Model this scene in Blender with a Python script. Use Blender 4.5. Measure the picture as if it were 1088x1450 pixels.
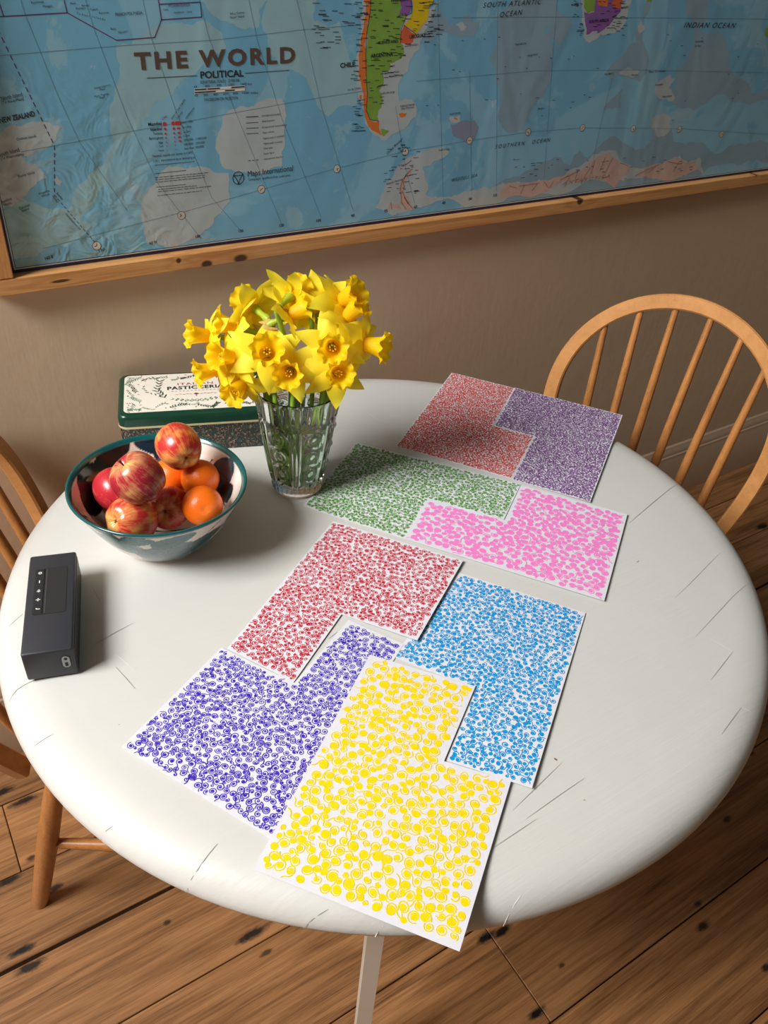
import bpy, bmesh, math, random
import numpy as np
from mathutils import Vector, Matrix
from mathutils.geometry import tessellate_polygon

# ------------------------------------------------------------------ scene reset, camera, world, lights
for o in list(bpy.data.objects):
    bpy.data.objects.remove(o, do_unlink=True)
scn = bpy.context.scene
COL = scn.collection
FPX, PITCH, YAW, ROLL = 1141.36, 0.656772, 0.615111, 0.088060
IMW, IMH = 1088, 1450
T = 0.745                                    # table top height
CAM = np.array([0.0, -1.2552, T + 0.75408])
_cp, _sp, _cy, _sy = math.cos(PITCH), math.sin(PITCH), math.cos(YAW), math.sin(YAW)
FW = np.array([_sy*_cp, _cy*_cp, -_sp]); _r = np.array([_cy, -_sy, 0.0]); _u = np.cross(_r, FW)
RT = math.cos(ROLL)*_r + math.sin(ROLL)*_u
UP = -math.sin(ROLL)*_r + math.cos(ROLL)*_u

def ray(px, py):
    return (px-IMW/2)/FPX*RT - (py-IMH/2)/FPX*UP + FW
def hit(px, py, axis, val):
    d = ray(px, py); return CAM + d*((val-CAM[axis])/d[axis])
def on_table(px, py, z=0.0): return hit(px, py, 2, T+z)
def on_floor(px, py): return hit(px, py, 2, 0.0)

cam_d = bpy.data.cameras.new('camera'); cam = bpy.data.objects.new('camera', cam_d); COL.objects.link(cam)
cam_d.sensor_fit = 'HORIZONTAL'; cam_d.sensor_width = 36; cam_d.lens = FPX*36/IMW; cam_d.clip_start = 0.02
cam.matrix_world = Matrix([[RT[0], UP[0], -FW[0], CAM[0]], [RT[1], UP[1], -FW[1], CAM[1]], [RT[2], UP[2], -FW[2], CAM[2]], [0, 0, 0, 1]])
scn.camera = cam

w = bpy.data.worlds.new('world'); scn.world = w; w.use_nodes = True
w.node_tree.nodes['Background'].inputs[0].default_value = (1.0, 0.87, 0.70, 1)
w.node_tree.nodes['Background'].inputs[1].default_value = 0.09

def area(name, loc, target, sx, sy, power, col):
    l = bpy.data.lights.new(name, 'AREA'); l.shape = 'RECTANGLE'; l.size = sx; l.size_y = sy; l.energy = power; l.color = col
    o = bpy.data.objects.new(name, l); COL.objects.link(o); o.location = loc
    o.rotation_euler = (Vector(target)-Vector(loc)).to_track_quat('-Z', 'Y').to_euler()
    return o
WIN_X = -2.0
BAY_X, BAY_Y = -0.75, 0.62              # the back wall ends at a bay; the tall window is on its left side
area('window_daylight', (WIN_X-0.10, -0.42, 2.95), (0.5, -0.45, 0.80), 1.30, 1.30, 210, (1.0, 0.99, 0.97))

vs = scn.view_settings
vs.view_transform = 'Standard'; vs.look = 'None'; vs.gamma = 1; vs.use_curve_mapping = False
vs.exposure = 0.0

# ------------------------------------------------------------------ helpers
def srgb(r, g, b):
    f = lambda c: (c/255/12.92) if c/255 <= 0.04045 else ((c/255+0.055)/1.055)**2.4
    return (f(r), f(g), f(b), 1.0)

def link(o, parent=None):
    COL.objects.link(o)
    if parent is not None: o.parent = parent
    return o
def mesh_obj(name, verts, faces, mat=None, parent=None, smooth=False, mats=None, fmat=None):
    me = bpy.data.meshes.new(name)
    me.from_pydata([tuple(map(float, v)) for v in verts], [], [tuple(map(int, f)) for f in faces])
    if mats:
        for m in mats: me.materials.append(m)
        if fmat is not None: me.polygons.foreach_set('material_index', fmat)
    elif mat: me.materials.append(mat)
    if smooth: me.polygons.foreach_set('use_smooth', [True]*len(me.polygons))
    me.update()
    return link(bpy.data.objects.new(name, me), parent)
def bm_obj(name, bm, mat=None, parent=None, smooth=False):
    me = bpy.data.meshes.new(name); bm.to_mesh(me); bm.free()
    if mat: me.materials.append(mat)
    if smooth: me.polygons.foreach_set('use_smooth', [True]*len(me.polygons))
    return link(bpy.data.objects.new(name, me), parent)
def empty(name, loc=(0, 0, 0), rz=0.0):
    o = bpy.data.objects.new(name, None); o.empty_display_size = 0.05; COL.objects.link(o)
    o.location = loc; o.rotation_euler = (0, 0, rz); return o
def tag(o, label, cat, group=None):
    o['label'] = label; o['category'] = cat
    if group: o['group'] = group
    return o
def structure(o): o['kind'] = 'structure'; return o
def auto_smooth(o, deg=40):
    me = o.data
    me.polygons.foreach_set('use_smooth', [True]*len(me.polygons))
    me.set_sharp_from_angle(angle=math.radians(deg))

def box_data(x0, x1, y0, y1, z0, z1):
    v = [(x0,y0,z0),(x1,y0,z0),(x1,y1,z0),(x0,y1,z0),(x0,y0,z1),(x1,y0,z1),(x1,y1,z1),(x0,y1,z1)]
    f = [(0,3,2,1),(4,5,6,7),(0,1,5,4),(1,2,6,5),(2,3,7,6),(3,0,4,7)]
    return v, f
def box(name, x0, x1, y0, y1, z0, z1, mat, parent=None, bevel=0.0, seg=2):
    v, f = box_data(x0, x1, y0, y1, z0, z1)
    if bevel <= 0: return mesh_obj(name, v, f, mat, parent)
    bm = bmesh.new(); vv = [bm.verts.new(p) for p in v]
    for q in f: bm.faces.new([vv[i] for i in q])
    bmesh.ops.bevel(bm, geom=bm.edges[:], offset=bevel, segments=seg, profile=0.5, affect='EDGES')
    o = bm_obj(name, bm, mat, parent); auto_smooth(o, 35); return o
def lathe(profile, n=64, close_ends=False):
    v, f = [], []
    for r, z in profile:
        for k in range(n):
            a = 2*math.pi*k/n; v.append((r*math.cos(a), r*math.sin(a), z))
    m = len(profile)
    for i in range(m-1):
        for k in range(n):
            f.append((i*n+k, i*n+(k+1) % n, (i+1)*n+(k+1) % n, (i+1)*n+k))
    if close_ends:
        f.append(tuple(range(n-1, -1, -1))); f.append(tuple(range((m-1)*n, m*n)))
    return v, f
def tube_data(pts, radii, n=10, flat=None):
    """sweep a round (or flat=(a,b) rectangular-ish) section along pts"""
    pts = [Vector(p) for p in pts]; v, f = [], []
    t0 = (pts[1]-pts[0]).normalized()
    ref = Vector((0, 0, 1)) if abs(t0.z) < 0.9 else Vector((1, 0, 0))
    nx = t0.cross(ref).normalized()
    for i, p in enumerate(pts):
        t = (pts[min(i+1, len(pts)-1)]-pts[max(i-1, 0)]).normalized()
        nx = (nx - t*nx.dot(t)).normalized(); ny = t.cross(nx)
        for k in range(n):
            a = 2*math.pi*k/n; v.append(p + (nx*math.cos(a)+ny*math.sin(a))*radii[i])
    for i in range(len(pts)-1):
        for k in range(n):
            f.append((i*n+k, i*n+(k+1) % n, (i+1)*n+(k+1) % n, (i+1)*n+k))
    f.append(tuple(range(n-1, -1, -1))); f.append(tuple(range((len(pts)-1)*n, len(pts)*n)))
    return v, f
def tube(name, pts, radii, mat, parent=None, n=10):
    if not hasattr(radii, '__len__'): radii = [radii]*len(pts)
    v, f = tube_data(pts, radii, n)
    o = mesh_obj(name, v, f, mat, parent); auto_smooth(o, 50); return o
def bez(p0, p1, p2, p3, n=12):
    p0, p1, p2, p3 = map(Vector, (p0, p1, p2, p3)); out = []
    for i in range(n+1):
        t = i/n; s = 1-t
        out.append(p0*s**3 + p1*3*s*s*t + p2*3*s*t*t + p3*t**3)
    return out

# ---- node helper
class NT:
    def __init__(s, name):
        s.m = bpy.data.materials.new(name); s.m.use_nodes = True; s.t = s.m.node_tree
        s.b = s.t.nodes['Principled BSDF']; s.out = s.t.nodes['Material Output']
    def n(s, typ, ins=None, **props):
        nd = s.t.nodes.new(typ)
        for k, v in props.items(): setattr(nd, k, v)
        for k, v in (ins or {}).items(): s.set(nd.inputs[k], v)
        return nd
    def set(s, sock, v):
        if isinstance(v, bpy.types.NodeSocket): s.t.links.new(v, sock)
        elif isinstance(v, bpy.types.Node): s.t.links.new(v.outputs[0], sock)
        else: sock.default_value = v
    def math(s, op, a, b=0.0, clamp=False):
        nd = s.t.nodes.new('ShaderNodeMath'); nd.operation = op; nd.use_clamp = clamp
        s.set(nd.inputs[0], a); s.set(nd.inputs[1], b); return nd.outputs[0]
    def vmath(s, op, a, b=None):
        nd = s.t.nodes.new('ShaderNodeVectorMath'); nd.operation = op
        s.set(nd.inputs[0], a)
        if b is not None: s.set(nd.inputs[1], b)
        return nd.outputs['Value'] if op in ('LENGTH', 'DOT_PRODUCT', 'DISTANCE') else nd.outputs[0]
    def mix(s, fac, a, b, mode='MIX'):
        nd = s.t.nodes.new('ShaderNodeMix'); nd.data_type = 'RGBA'; nd.blend_type = mode
        s.set(nd.inputs[0], fac); s.set(nd.inputs[6], a); s.set(nd.inputs[7], b); return nd.outputs[2]
    def rng(s, v, a, b, c=0.0, d=1.0):
        nd = s.t.nodes.new('ShaderNodeMapRange'); nd.clamp = True
        for i, x in enumerate((v, a, b, c, d)): s.set(nd.inputs[i], x)
        return nd.outputs[0]
    def noise(s, vec, scale, detail=2.0, rough=0.5, dist=0.0):
        nd = s.n('ShaderNodeTexNoise', {'Scale': scale, 'Detail': detail, 'Roughness': rough, 'Distortion': dist})
        s.set(nd.inputs['Vector'], vec); return nd.outputs[0]
    def co(s, kind='Object'): return s.n('ShaderNodeTexCoord').outputs[kind]
    def scale(s, vec, sc): return s.vmath('MULTIPLY', vec, sc)
    def bump(s, h, strength=0.2, dist=0.002):
        nd = s.n('ShaderNodeBump', {'Strength': strength, 'Distance': dist, 'Height': h})
        s.set(s.b.inputs['Normal'], nd.outputs[0]); return nd
    def base(s, col, rough=0.5, spec=0.5, metal=0.0):
        s.set(s.b.inputs['Base Color'], col); s.set(s.b.inputs['Roughness'], rough)
        s.b.inputs['Specular IOR Level'].default_value = spec; s.b.inputs['Metallic'].default_value = metal
        return s.m

def plain(name, col, rough=0.5, spec=0.5, metal=0.0, var=0.0, vscale=60):
    m = NT(name)
    if var > 0:
        n = m.noise(m.co(), vscale, 3)
        col = m.mix(n, tuple(c*(1-var) for c in col[:3])+(1,), tuple(min(1, c*(1+var)) for c in col[:3])+(1,))
    return m.base(col, rough, spec, metal)

def wood(name, light, dark, stretch, ring=9.0, rough=0.4, fine=1.0, knots=(), knotcol=(0.05, 0.02, 0.008, 1), rnd=False, spec=0.4, spots=(), contrast=0.6):
    m = NT(name); pos = m.co('Object')
    if rnd:
        oi = m.n('ShaderNodeObjectInfo').outputs['Random']
        off = m.n('ShaderNodeCombineXYZ', {0: m.math('MULTIPLY', oi, 37.0), 1: m.math('MULTIPLY', oi, 11.0), 2: m.math('MULTIPLY', oi, 7.0)}).outputs[0]
        gpos = m.vmath('ADD', pos, off)
    else: gpos = pos
    sc = m.scale(gpos, stretch)
    # knots push the grain apart
    kfac = None; warp = None
    for (kx, ky, kz, rx, rz) in knots:
        d = m.vmath('LENGTH', m.scale(m.vmath('SUBTRACT', pos, (kx, ky, kz)), (1/rx, 0.0 if rz else 1/rx, 1/rz)))
        k = m.rng(d, 1.25, 0.75); kfac = k if kfac is None else m.math('MAXIMUM', kfac, k)
        wv = m.rng(d, 7.0, 0.5); warp = wv if warp is None else m.math('ADD', warp, wv)
    n1 = m.noise(sc, 1.0, 2.5, 0.45, 0.3)
    if warp is not None: n1 = m.math('ADD', n1, m.math('MULTIPLY', warp, 0.22))
    rg = m.math('SINE', m.math('MULTIPLY', n1, ring*6.2832))
    rg = m.math('POWER', m.math('ADD', m.math('MULTIPLY', rg, 0.5), 0.5), 1.6)
    n2 = m.noise(m.scale(sc, (2.0, 9.0, 9.0)), 3.0*fine, 4, 0.65)
    n3 = m.noise(sc, 0.45, 2)
    n4 = m.noise(m.scale(sc, (2.2, 3.5, 3.5)), 2.0, 4, 0.7, 0.4)
    fac = m.math('ADD', m.math('MULTIPLY', rg, contrast*0.45), m.math('MULTIPLY', m.rng(n2, 0.38, 0.68), contrast*0.5))
    fac = m.math('ADD', fac, m.math('MULTIPLY', m.math('SUBTRACT', m.rng(n4, 0.3, 0.7), 0.4), contrast*0.75))
    fac = m.math('ADD', fac, m.math('MULTIPLY', m.math('SUBTRACT', n3, 0.5), 0.7), clamp=True)
    col = m.mix(fac, light, dark)
    if rnd:
        col = m.mix(1.0, col, m.mix(oi, (0.80, 0.80, 0.80, 1), (1.15, 1.08, 1.0, 1)), 'MULTIPLY')
    if kfac is not None: col = m.mix(kfac, col, knotcol)
    if spots:
        nz = m.noise(m.scale(pos, (60, 130, 60)), 1.0, 4, 0.7); sf = None
        for (sx, sy, rx, ry, amt) in spots:
            d = m.vmath('LENGTH', m.scale(m.vmath('SUBTRACT', pos, (sx, sy, 0)), (1/rx, 1/ry, 0)))
            d = m.math('ADD', d, m.math('MULTIPLY', m.math('SUBTRACT', nz, 0.5), 1.5))
            k = m.rng(d, 1.25, 0.5, 0.0, amt); sf = k if sf is None else m.math('MAXIMUM', sf, k)
        col = m.mix(sf, col, (0.006, 0.005, 0.005, 1))
    m.base(col, m.rng(n2, 0.2, 0.8, rough-0.07, rough+0.1), spec)
    m.bump(m.math('ADD', m.math('MULTIPLY', rg, -0.4), n2), 0.12, 0.001)
    return m.m

# ------------------------------------------------------------------ structure
# wall: warm off-white paint over uneven plaster
m = NT('wall_paint'); p = m.co()
n_a = m.noise(p, 1.6, 3); n_b = m.noise(m.scale(p, (90, 90, 12)), 1.0, 4, 0.6); n_c = m.noise(p, 14, 4, 0.6)
col = m.mix(n_a, srgb(206, 183, 156), srgb(216, 193, 166))
col = m.mix(m.rng(m.noise(p, 7, 5, 0.65), 0.68, 0.78), col, srgb(196, 172, 145))
col = m.mix(m.rng(m.noise(m.vmath('ADD', p, (3.1, 0, 1.7)), 16, 1), 0.80, 0.83), col, srgb(120, 100, 86))
m.base(col, 0.55, 0.3)
m.bump(m.math('ADD', m.math('MULTIPLY', n_b, 0.4), m.math('MULTIPLY', n_c, 1.0)), 0.18, 0.004)
WALL = m.m
structure(box('wall_back', BAY_X, 3.6, 0.0, 0.1, -0.02, 3.9, WALL))
# left wall with its window opening
wl = [(0.25, BAY_Y+0.1, -0.02, 3.9), (-3.2, -1.09, -0.02, 3.9), (-1.09, 0.25, -0.02, 2.2), (-1.09, 0.25, 3.7, 3.9)]
V, Fc = [], []
for (y0, y1, z0, z1) in wl:
    v, f = box_data(WIN_X-0.1, WIN_X, y0, y1, z0, z1); b0 = len(V); V += v; Fc += [tuple(i+b0 for i in q) for q in f]
structure(mesh_obj('wall_left', V, Fc, WALL))
structure(box('wall_bay', WIN_X, BAY_X+0.1, BAY_Y, BAY_Y+0.1, -0.02, 3.9, WALL)); structure(box('wall_return', BAY_X, BAY_X+0.1, 0.1, BAY_Y, -0.02, 3.9, WALL))
WHITE_GLOSS = plain('white_gloss_paint', srgb(226, 220, 210), 0.35, 0.5, var=0.03, vscale=9)
win = structure(empty('window_1', (WIN_X-0.05, -0.42, 2.20)))
for nm, a in (('window_frame', (-0.025, 0.025, -0.67, -0.63, 0, 1.50)), ('window_frame', (-0.025, 0.025, 0.63, 0.67, 0, 1.50)), ('window_frame', (-0.025, 0.025, -0.63, 0.63, 0, 0.04)),
              ('window_frame', (-0.025, 0.025, -0.63, 0.63, 1.46, 1.50)), ('window_bar', (-0.015, 0.015, -0.63, 0.63, 0.735, 0.765)), ('window_sill', (-0.05, 0.12, -0.71, 0.71, -0.03, 0.0))):
    box(nm, *a, WHITE_GLOSS, win, 0.004)

# skirting board with moulded top, extruded along the wall
SKIRT = plain('skirting_paint', srgb(190, 166, 142), 0.4, 0.4, var=0.04, vscale=12)
prof = [(0, 0), (-0.019, 0), (-0.019, 0.150), (-0.016, 0.156), (-0.016, 0.166), (-0.0125, 0.170), (-0.0125, 0.178), (-0.008, 0.186), (-0.005, 0.196), (0, 0.200)]
V = [(x, y, z) for x in (BAY_X, 3.6) for y, z in prof]; k = len(prof)
Fc = [(i, i+1, k+i+1, k+i) for i in range(k-1)] + [tuple(range(k-1, -1, -1)), tuple(range(k, 2*k))]
sk = structure(mesh_obj('baseboard_back', V, Fc, SKIRT)); auto_smooth(sk, 30)

# floor: individual old pine boards running along the wall
spots = []
for (px, py, rx, ry, a) in [(31,1346,.024,.0075,1),(42,1369,.026,.009,.95),(12,1247,.024,.008,.95),(237,1306,.007,.005,.8),(357,1323,.034,.0085,.95),(377,1349,.012,.0045,.8),
        (33,1134,.03,.009,.95),(78,1257,.014,.008,.9),(4,1121,.022,.009,.95),(689,1327,.022,.008,1),(711,1319,.022,.008,1),(996,1311,.018,.007,.95),(989,1280,.01,.005,.9),
        (761,1434,.02,.007,1),(796,1367,.007,.004,.8),(1080,745,.03,.012,1),(1086,1370,.012,.006,.9),(44,1215,.01,.006,.85),(1030,1160,.014,.006,.8),(1065,1067,.01,.006,.7)]:
    q = on_floor(px, py); spots.append((q[0], q[1], rx, ry, a))
FLOOR_WOOD = wood('floor_pine', srgb(178, 130, 84), srgb(92, 58, 32), (1.5, 20, 20), ring=4.0, rough=0.42, rnd=True, spots=spots, spec=0.4, contrast=0.78)
GAP = plain('floor_gap', (0.012, 0.009, 0.007, 1), 0.9)
floor = structure(empty('floor'))
box('subfloor', WIN_X, 3.6, -3.2, BAY_Y, -0.05, -0.012, GAP, floor)
rows = [BAY_Y, 0.45, 0.28, 0.12, 0.0, -0.128, -0.287, -0.454, -0.628, -0.805, -0.995, -1.175, -1.355, -1.54, -1.72, -1.90, -2.08, -2.26, -2.44, -2.62, -2.80, -2.98, -3.18]
joints = {k+4: v for k, v in {1: [-0.072, 1.95], 4: [1.55], 5: [0.623], 3: [2.2], 2: [1.0], 6: [-0.5, 1.7], 7: [0.9], 8: [0.1, 2.3], 9: [1.3], 0: [0.8]}.items()}
rj = random.Random(5)
for i in range(len(rows)-1):
    xs = [WIN_X] + sorted(joints.get(i, [rj.uniform(-0.5, 2.5)])) + [3.6]
    g = 0.0035 if i == 3 else 0.0016
    i0 = i-4
    if i0 < 0: xs = [WIN_X, BAY_X]
    if i0 == 2: g0, g1 = 0.0010, 0.0035
    elif i0 == 3: g0, g1 = 0.0035, 0.0008
    else: g0, g1 = 0.0012, 0.0012
    for a, b in zip(xs[:-1], xs[1:]):
        box('plank', a+0.0008, b-0.0008, rows[i+1]+g1, rows[i]-g0, -0.022, 0.0 - rj.uniform(0, 0.0006), FLOOR_WOOD, floor, 0.0012, 1)

# ------------------------------------------------------------------ painted round table
TC = np.array([0.5374, -0.5345]); TRA, TRB, TTH = 0.5457, 0.5248, 0.2297; TR = 0.5352      # the top is very slightly oval
m = NT('table_white_paint'); p = m.co()
rot = m.n('ShaderNodeMapping', {'Vector': p, 'Rotation': (0, 0, 0.50), 'Scale': (3, 60, 20)}).outputs[0]
brush = m.noise(rot, 1.0, 4, 0.65); lump = m.noise(p, 9, 3); dirt = m.noise(p, 3.2, 4, 0.6)
col = m.mix(dirt, srgb(198, 198, 193), srgb(206, 206, 202))
col = m.mix(m.rng(m.noise(p, 120, 1), 0.83, 0.86, 0, 0.7), col, srgb(150, 135, 118))
m.base(col, m.rng(brush, 0.3, 0.7, 0.34, 0.46), 0.35)
m.bump(m.math('ADD', m.math('MULTIPLY', brush, 0.6), m.math('MULTIPLY', lump, 0.7)), 0.5, 0.0026)
TPAINT = m.m
table = empty('round_table', (TC[0], TC[1], 0.0))
tag(table, 'round white painted wooden table with thick rounded edge, covered with drawings', 'table')
PROF = [(0.0005, 0), (0.2, 0), (0.38, 0), (TR-0.055, -0.0002), (TR-0.040, -0.0012), (TR-0.028, -0.0032), (TR-0.018, -0.0066), (TR-0.010, -0.0115), (TR-0.0045, -0.018), (TR-0.001, -0.026), (TR, -0.033), (TR-0.002, -0.040), (TR-0.008, -0.0455), (TR-0.02, -0.047), (0.2, -0.047), (0.0005, -0.047)]
def top_z(x, y):
    dx, dy = x-TC[0], y-TC[1]; c_, s_ = math.cos(TTH), math.sin(TTH)
    r = TR*math.hypot((dx*c_+dy*s_)/TRA, (-dx*s_+dy*c_)/TRB)
    return float(np.interp(r, [q[0] for q in PROF[:11]], [q[1] for q in PROF[:11]])) + T
v, f = lathe([(r, z+T) for r, z in PROF], 160)
_c, _s = math.cos(TTH), math.sin(TTH)
v = [(x*TRA/TR*_c-y*TRB/TR*_s, x*TRA/TR*_s+y*TRB/TR*_c, z) for x, y, z in v]
to = mesh_obj('table_top', v, f, TPAINT, table); auto_smooth(to, 60)
LEGP = plain('table_leg_paint', srgb(196, 188, 174), 0.5, 0.4, var=0.06, vscale=30)
_lp = hit(521, 1392, 2, 0.30); LEGA = math.atan2(_lp[1]-TC[1], _lp[0]-TC[0]); LEGD = min(0.44, math.hypot(_lp[1]-TC[1], _lp[0]-TC[0]))
for k in range(4):
    a = LEGA + k*math.pi/2
    v, f = box_data(-0.022, 0.022, -0.0105, 0.0105, 0.0, T-0.047)
    d = LEGD
    v = [(math.cos(a)*(x+d)-math.sin(a)*y, math.sin(a)*(x+d)+math.cos(a)*y, z) for x, y, z in v]
    mesh_obj('leg', v, f, LEGP, table)
    v, f = box_data(-d+0.04, d-0.02, -0.010, 0.010, T-0.10, T-0.047) if k < 2 else (None, None)
    if v:
        dz = 0 if k == 0 else -0.001
        v = [(math.cos(a)*x-math.sin(a)*y, math.sin(a)*x+math.cos(a)*y, z-(0.0 if k == 0 else 0.053)) for x, y, z in v]
        mesh_obj('top_bearer', v, f, LEGP, table)
# hairline cracks and plank seams in the paint, following the surface
CRACK = plain('paint_crack', srgb(146, 139, 130), 0.8)
CRACKL = plain('paint_crack_ridge', srgb(240, 238, 232), 0.5)
def surf(px, py):
    p = on_table(px, py)
    for _ in range(12): p = on_table(px, py, top_z(p[0], p[1])-T)
    return np.array(p)
def crack(pts, wdt=0.0007, mat=CRACK):
    P3 = []
    pts = [surf(*q) for q in pts]; wdt *= 0.75
    for a, b in zip(pts[:-1], pts[1:]):
        n = max(2, int(np.linalg.norm(b-a)/0.008))
        P3 += [a+(b-a)*i/n for i in range(n)]
    P3.append(pts[-1]); L, n = [], len(P3)
    for i, q in enumerate(P3):
        t = P3[min(i+1, n-1)]-P3[max(i-1, 0)]; s = np.array([-t[1], t[0], 0]); s /= np.linalg.norm(s)+1e-9
        ww = wdt*(0.25+0.75*math.sin(math.pi*(i+0.5)/n))
        for sg in (-1, 1):
            x, y = (q+s*sg*ww*0.5)[:2]; L.append((x-TC[0], y-TC[1], top_z(x, y)+0.00055))
    mesh_obj('paint_crack', L, [(2*i, 2*i+1, 2*i+3, 2*i+2) for i in range(n-1)], mat, table)
crack([(960, 686), (925, 712), (891, 741)], 0.0011)
crack([(1020, 783), (975, 829), (955, 848)], 0.0006); crack([(1061, 826), (1040, 843), (985, 902)], 0.0007)
crack([(1005, 904), (1038, 923)], 0.0006, CRACKL); crack([(1038, 923), (1007, 963)], 0.0007)
crack([(1022, 1040), (1050, 1002)], 0.0007); crack([(1050, 1002), (1064, 1009)], 0.0007, CRACKL)
crack([(32, 870), (12, 888)], 0.0008); crack([(13, 994), (24, 977), (56, 960)], 0.0013)
crack([(132, 914), (165, 895), (190, 882)], 0.0008); crack([(164, 927), (190, 948)], 0.0007, CRACKL); crack([(164, 945), (178, 960), (191, 975)], 0.0009)
crack([(262, 1258), (280, 1232), (308, 1195)], 0.0011); crack([(716, 1302), (728, 1282), (738, 1268)], 0.0012, CRACKL); crack([(532, 1320), (543, 1308)], 0.0013, CRACKL)
crack([(828, 1102), (790, 1128), (745, 1160)], 0.0008); crack([(796, 1080), (726, 1148)], 0.0007); crack([(760, 1160), (700, 1200)], 0.0007)
crack([(430, 1302), (465, 1288)], 0.0007); crack([(520, 585), (540, 597)], 0.0007, CRACKL); crack([(478, 895), (465, 905)], 0.0007); crack([(130, 830), (145, 858)], 0.0006)
crack([(905, 794.5), (902, 796.5)], 0.0018); crack([(872, 629), (875, 631)], 0.0018); crack([(785, 1074), (789, 1077)], 0.0028, plain('paint_chip', srgb(120, 88, 60), 0.8))
crack([(48, 1058), (58, 1050), (75, 1040)], 0.0008); crack([(140, 1182), (160, 1170)], 0.0007)

# ------------------------------------------------------------------ Windsor chairs
HON_L, HON_D = srgb(206, 148, 90), srgb(150, 96, 48)
CH_WOOD = wood('honey_beech', HON_L, HON_D, (7, 7, 7), ring=2.0, rough=0.30, fine=2.0, spec=0.5, contrast=0.45)
CH_SPIN = wood('honey_beech_spindle', srgb(186, 126, 70), srgb(116, 70, 32), (28, 28, 5), ring=2.0, rough=0.32, fine=1.5, spec=0.5, contrast=0.55)
SZ = 0.43; HH, HA, HB, HT0 = 0.505, 0.2364, 0.1815, 0.2627; LEAN = 0.24933
def hoop_st(x, inset=0.0):
    a, b, hh = HA-inset, HB-inset, HH-inset
    if x < .25: k = x/.25; return -(b+(a-b)*math.sin(k*math.pi/2)), k*HT0
    if x > .75: k = (1-x)/.25; return b+(a-b)*math.sin(k*math.pi/2), k*HT0
    th = math.pi*(1-(x-.25)/.5); return a*math.cos(th), HT0+(hh-HT0)*math.sin(th)
LEAN_ = [LEAN]
def st3(s, t, off=0.0):
    LEAN = LEAN_[0]
    return Vector((-math.sin(LEAN)*t+off*math.cos(LEAN), s, SZ+math.cos(LEAN)*t+off*math.sin(LEAN)))
def make_chair(loc, rz, lean=LEAN):
    LEAN_[0] = lean
    c = empty('windsor_chair', (loc[0], loc[1], 0), rz)
    # bent hoop: rounded rectangular section 25 x 19 mm
    sec = [(-.0145, -.008), (-.0115, -.0115), (.0115, -.0115), (.0145, -.008), (.0145, .008), (.0115, .0115), (-.0115, .0115), (-.0145, .008)]
    V, Fc, N = [], [], 90
    for i in range(N+1):
        x = i/N; s, t = hoop_st(x, 0.0125); s2, t2 = hoop_st(min(1, x+.004), 0.0125); s1, t1 = hoop_st(max(0, x-.004), 0.0125)
        d = Vector((s2-s1, t2-t1)).normalized(); nn = Vector((d.y, -d.x))
        for a, b in sec: V.append(st3(s+nn.x*a, t+nn.y*a - (0.03 if False else 0), b))
    k = len(sec)
    for i in range(N):
        for j in range(k): Fc.append((i*k+j, i*k+(j+1) % k, (i+1)*k+(j+1) % k, (i+1)*k+j))
    Fc += [tuple(range(k)), tuple(range((N+1)*k-1, N*k-1, -1))]
    o = mesh_obj('hoop_back', V, Fc, CH_WOOD, c); auto_smooth(o, 30)
    for s0, s1 in ((-.128, -.156), (-.072, -.097), (-.022, -.033), (.022, .036), (.075, .101), (.131, .160)):
        tt = HT0 + (HH-0.019-HT0)*math.sqrt(max(0, 1-(s1/(HA-0.02))**2))
        pts = [st3(s0+(s1-s0)*q, tt*q) for q in (0, .15, .4, .7, 1)]
        tube('spindle', pts, [.0070, .0086, .0094, .0082, .0064], CH_SPIN, c, 12)
    # saddle seat
    out = []
    for i in range(64):
        a = 2*math.pi*i/64; ca, sa = math.cos(a), math.sin(a)
        ex = 0.62
        x = 0.185+0.215*math.copysign(abs(ca)**ex, ca); y = (0.205+0.012*ca)*math.copysign(abs(sa)**ex, sa)
        out.append((x, y))
    V, Fc = [], []
    lay = [(0.90, -0.038), (0.965, -0.030), (1.0, -0.016), (1.0, -0.010), (0.985, -0.003), (0.95, 0.0), (0.8, -0.002), (0.6, -0.008), (0.35, -0.011), (0.1, -0.010)]
    for s, z in lay:
        for x, y in out: V.append((0.185+(x-0.185)*s, y*s, SZ+z))
    for i in range(len(lay)-1):
        for j in range(64): Fc.append((i*64+j, i*64+(j+1) % 64, (i+1)*64+(j+1) % 64, (i+1)*64+j))
    Fc += [tuple(range(63, -1, -1)), tuple(range((len(lay)-1)*64, len(lay)*64))]
    o = mesh_obj('seat', V, Fc, CH_WOOD, c); auto_smooth(o, 45)
    legs = {}
    for sx, sy in ((0, -1), (0, 1), (1, -1), (1, 1)):
        topp = Vector((0.040 if sx == 0 else 0.325, sy*0.145, SZ-0.02)); bot = Vector((-0.060 if sx == 0 else 0.385, sy*(0.155 if sx == 0 else 0.18), 0.0))
        legs[sx, sy] = (topp, bot)
        pts = [topp+(bot-topp)*q for q in (0, .25, .55, .85, 1)]
        tube('leg', pts, [.0130, .0165, .0180, .0158, .0145], CH_SPIN, c, 16)
    mids = []
    for sy in (-1, 1):
        a = legs[0, sy][0].lerp(legs[0, sy][1], 0.53); b = legs[1, sy][0].lerp(legs[1, sy][1], 0.53); mids.append(a.lerp(b, .5))
        tube('stretcher', [a.lerp(b, q) for q in (0, .25, .5, .75, 1)], [.008, .0105, .0125, .0105, .008], CH_SPIN, c, 12)
    tube('stretcher', [mids[0].lerp(mids[1], q) for q in (0, .25, .5, .75, 1)], [.008, .0105, .0115, .0105, .008], CH_SPIN, c, 12)
    return c
tag(make_chair((1.2233, -0.4097), 3.64599), 'honey wooden hoop-back chair beside the purple drawing, six slim spindles showing', 'chair', 'hoop-back wooden chairs')
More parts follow.
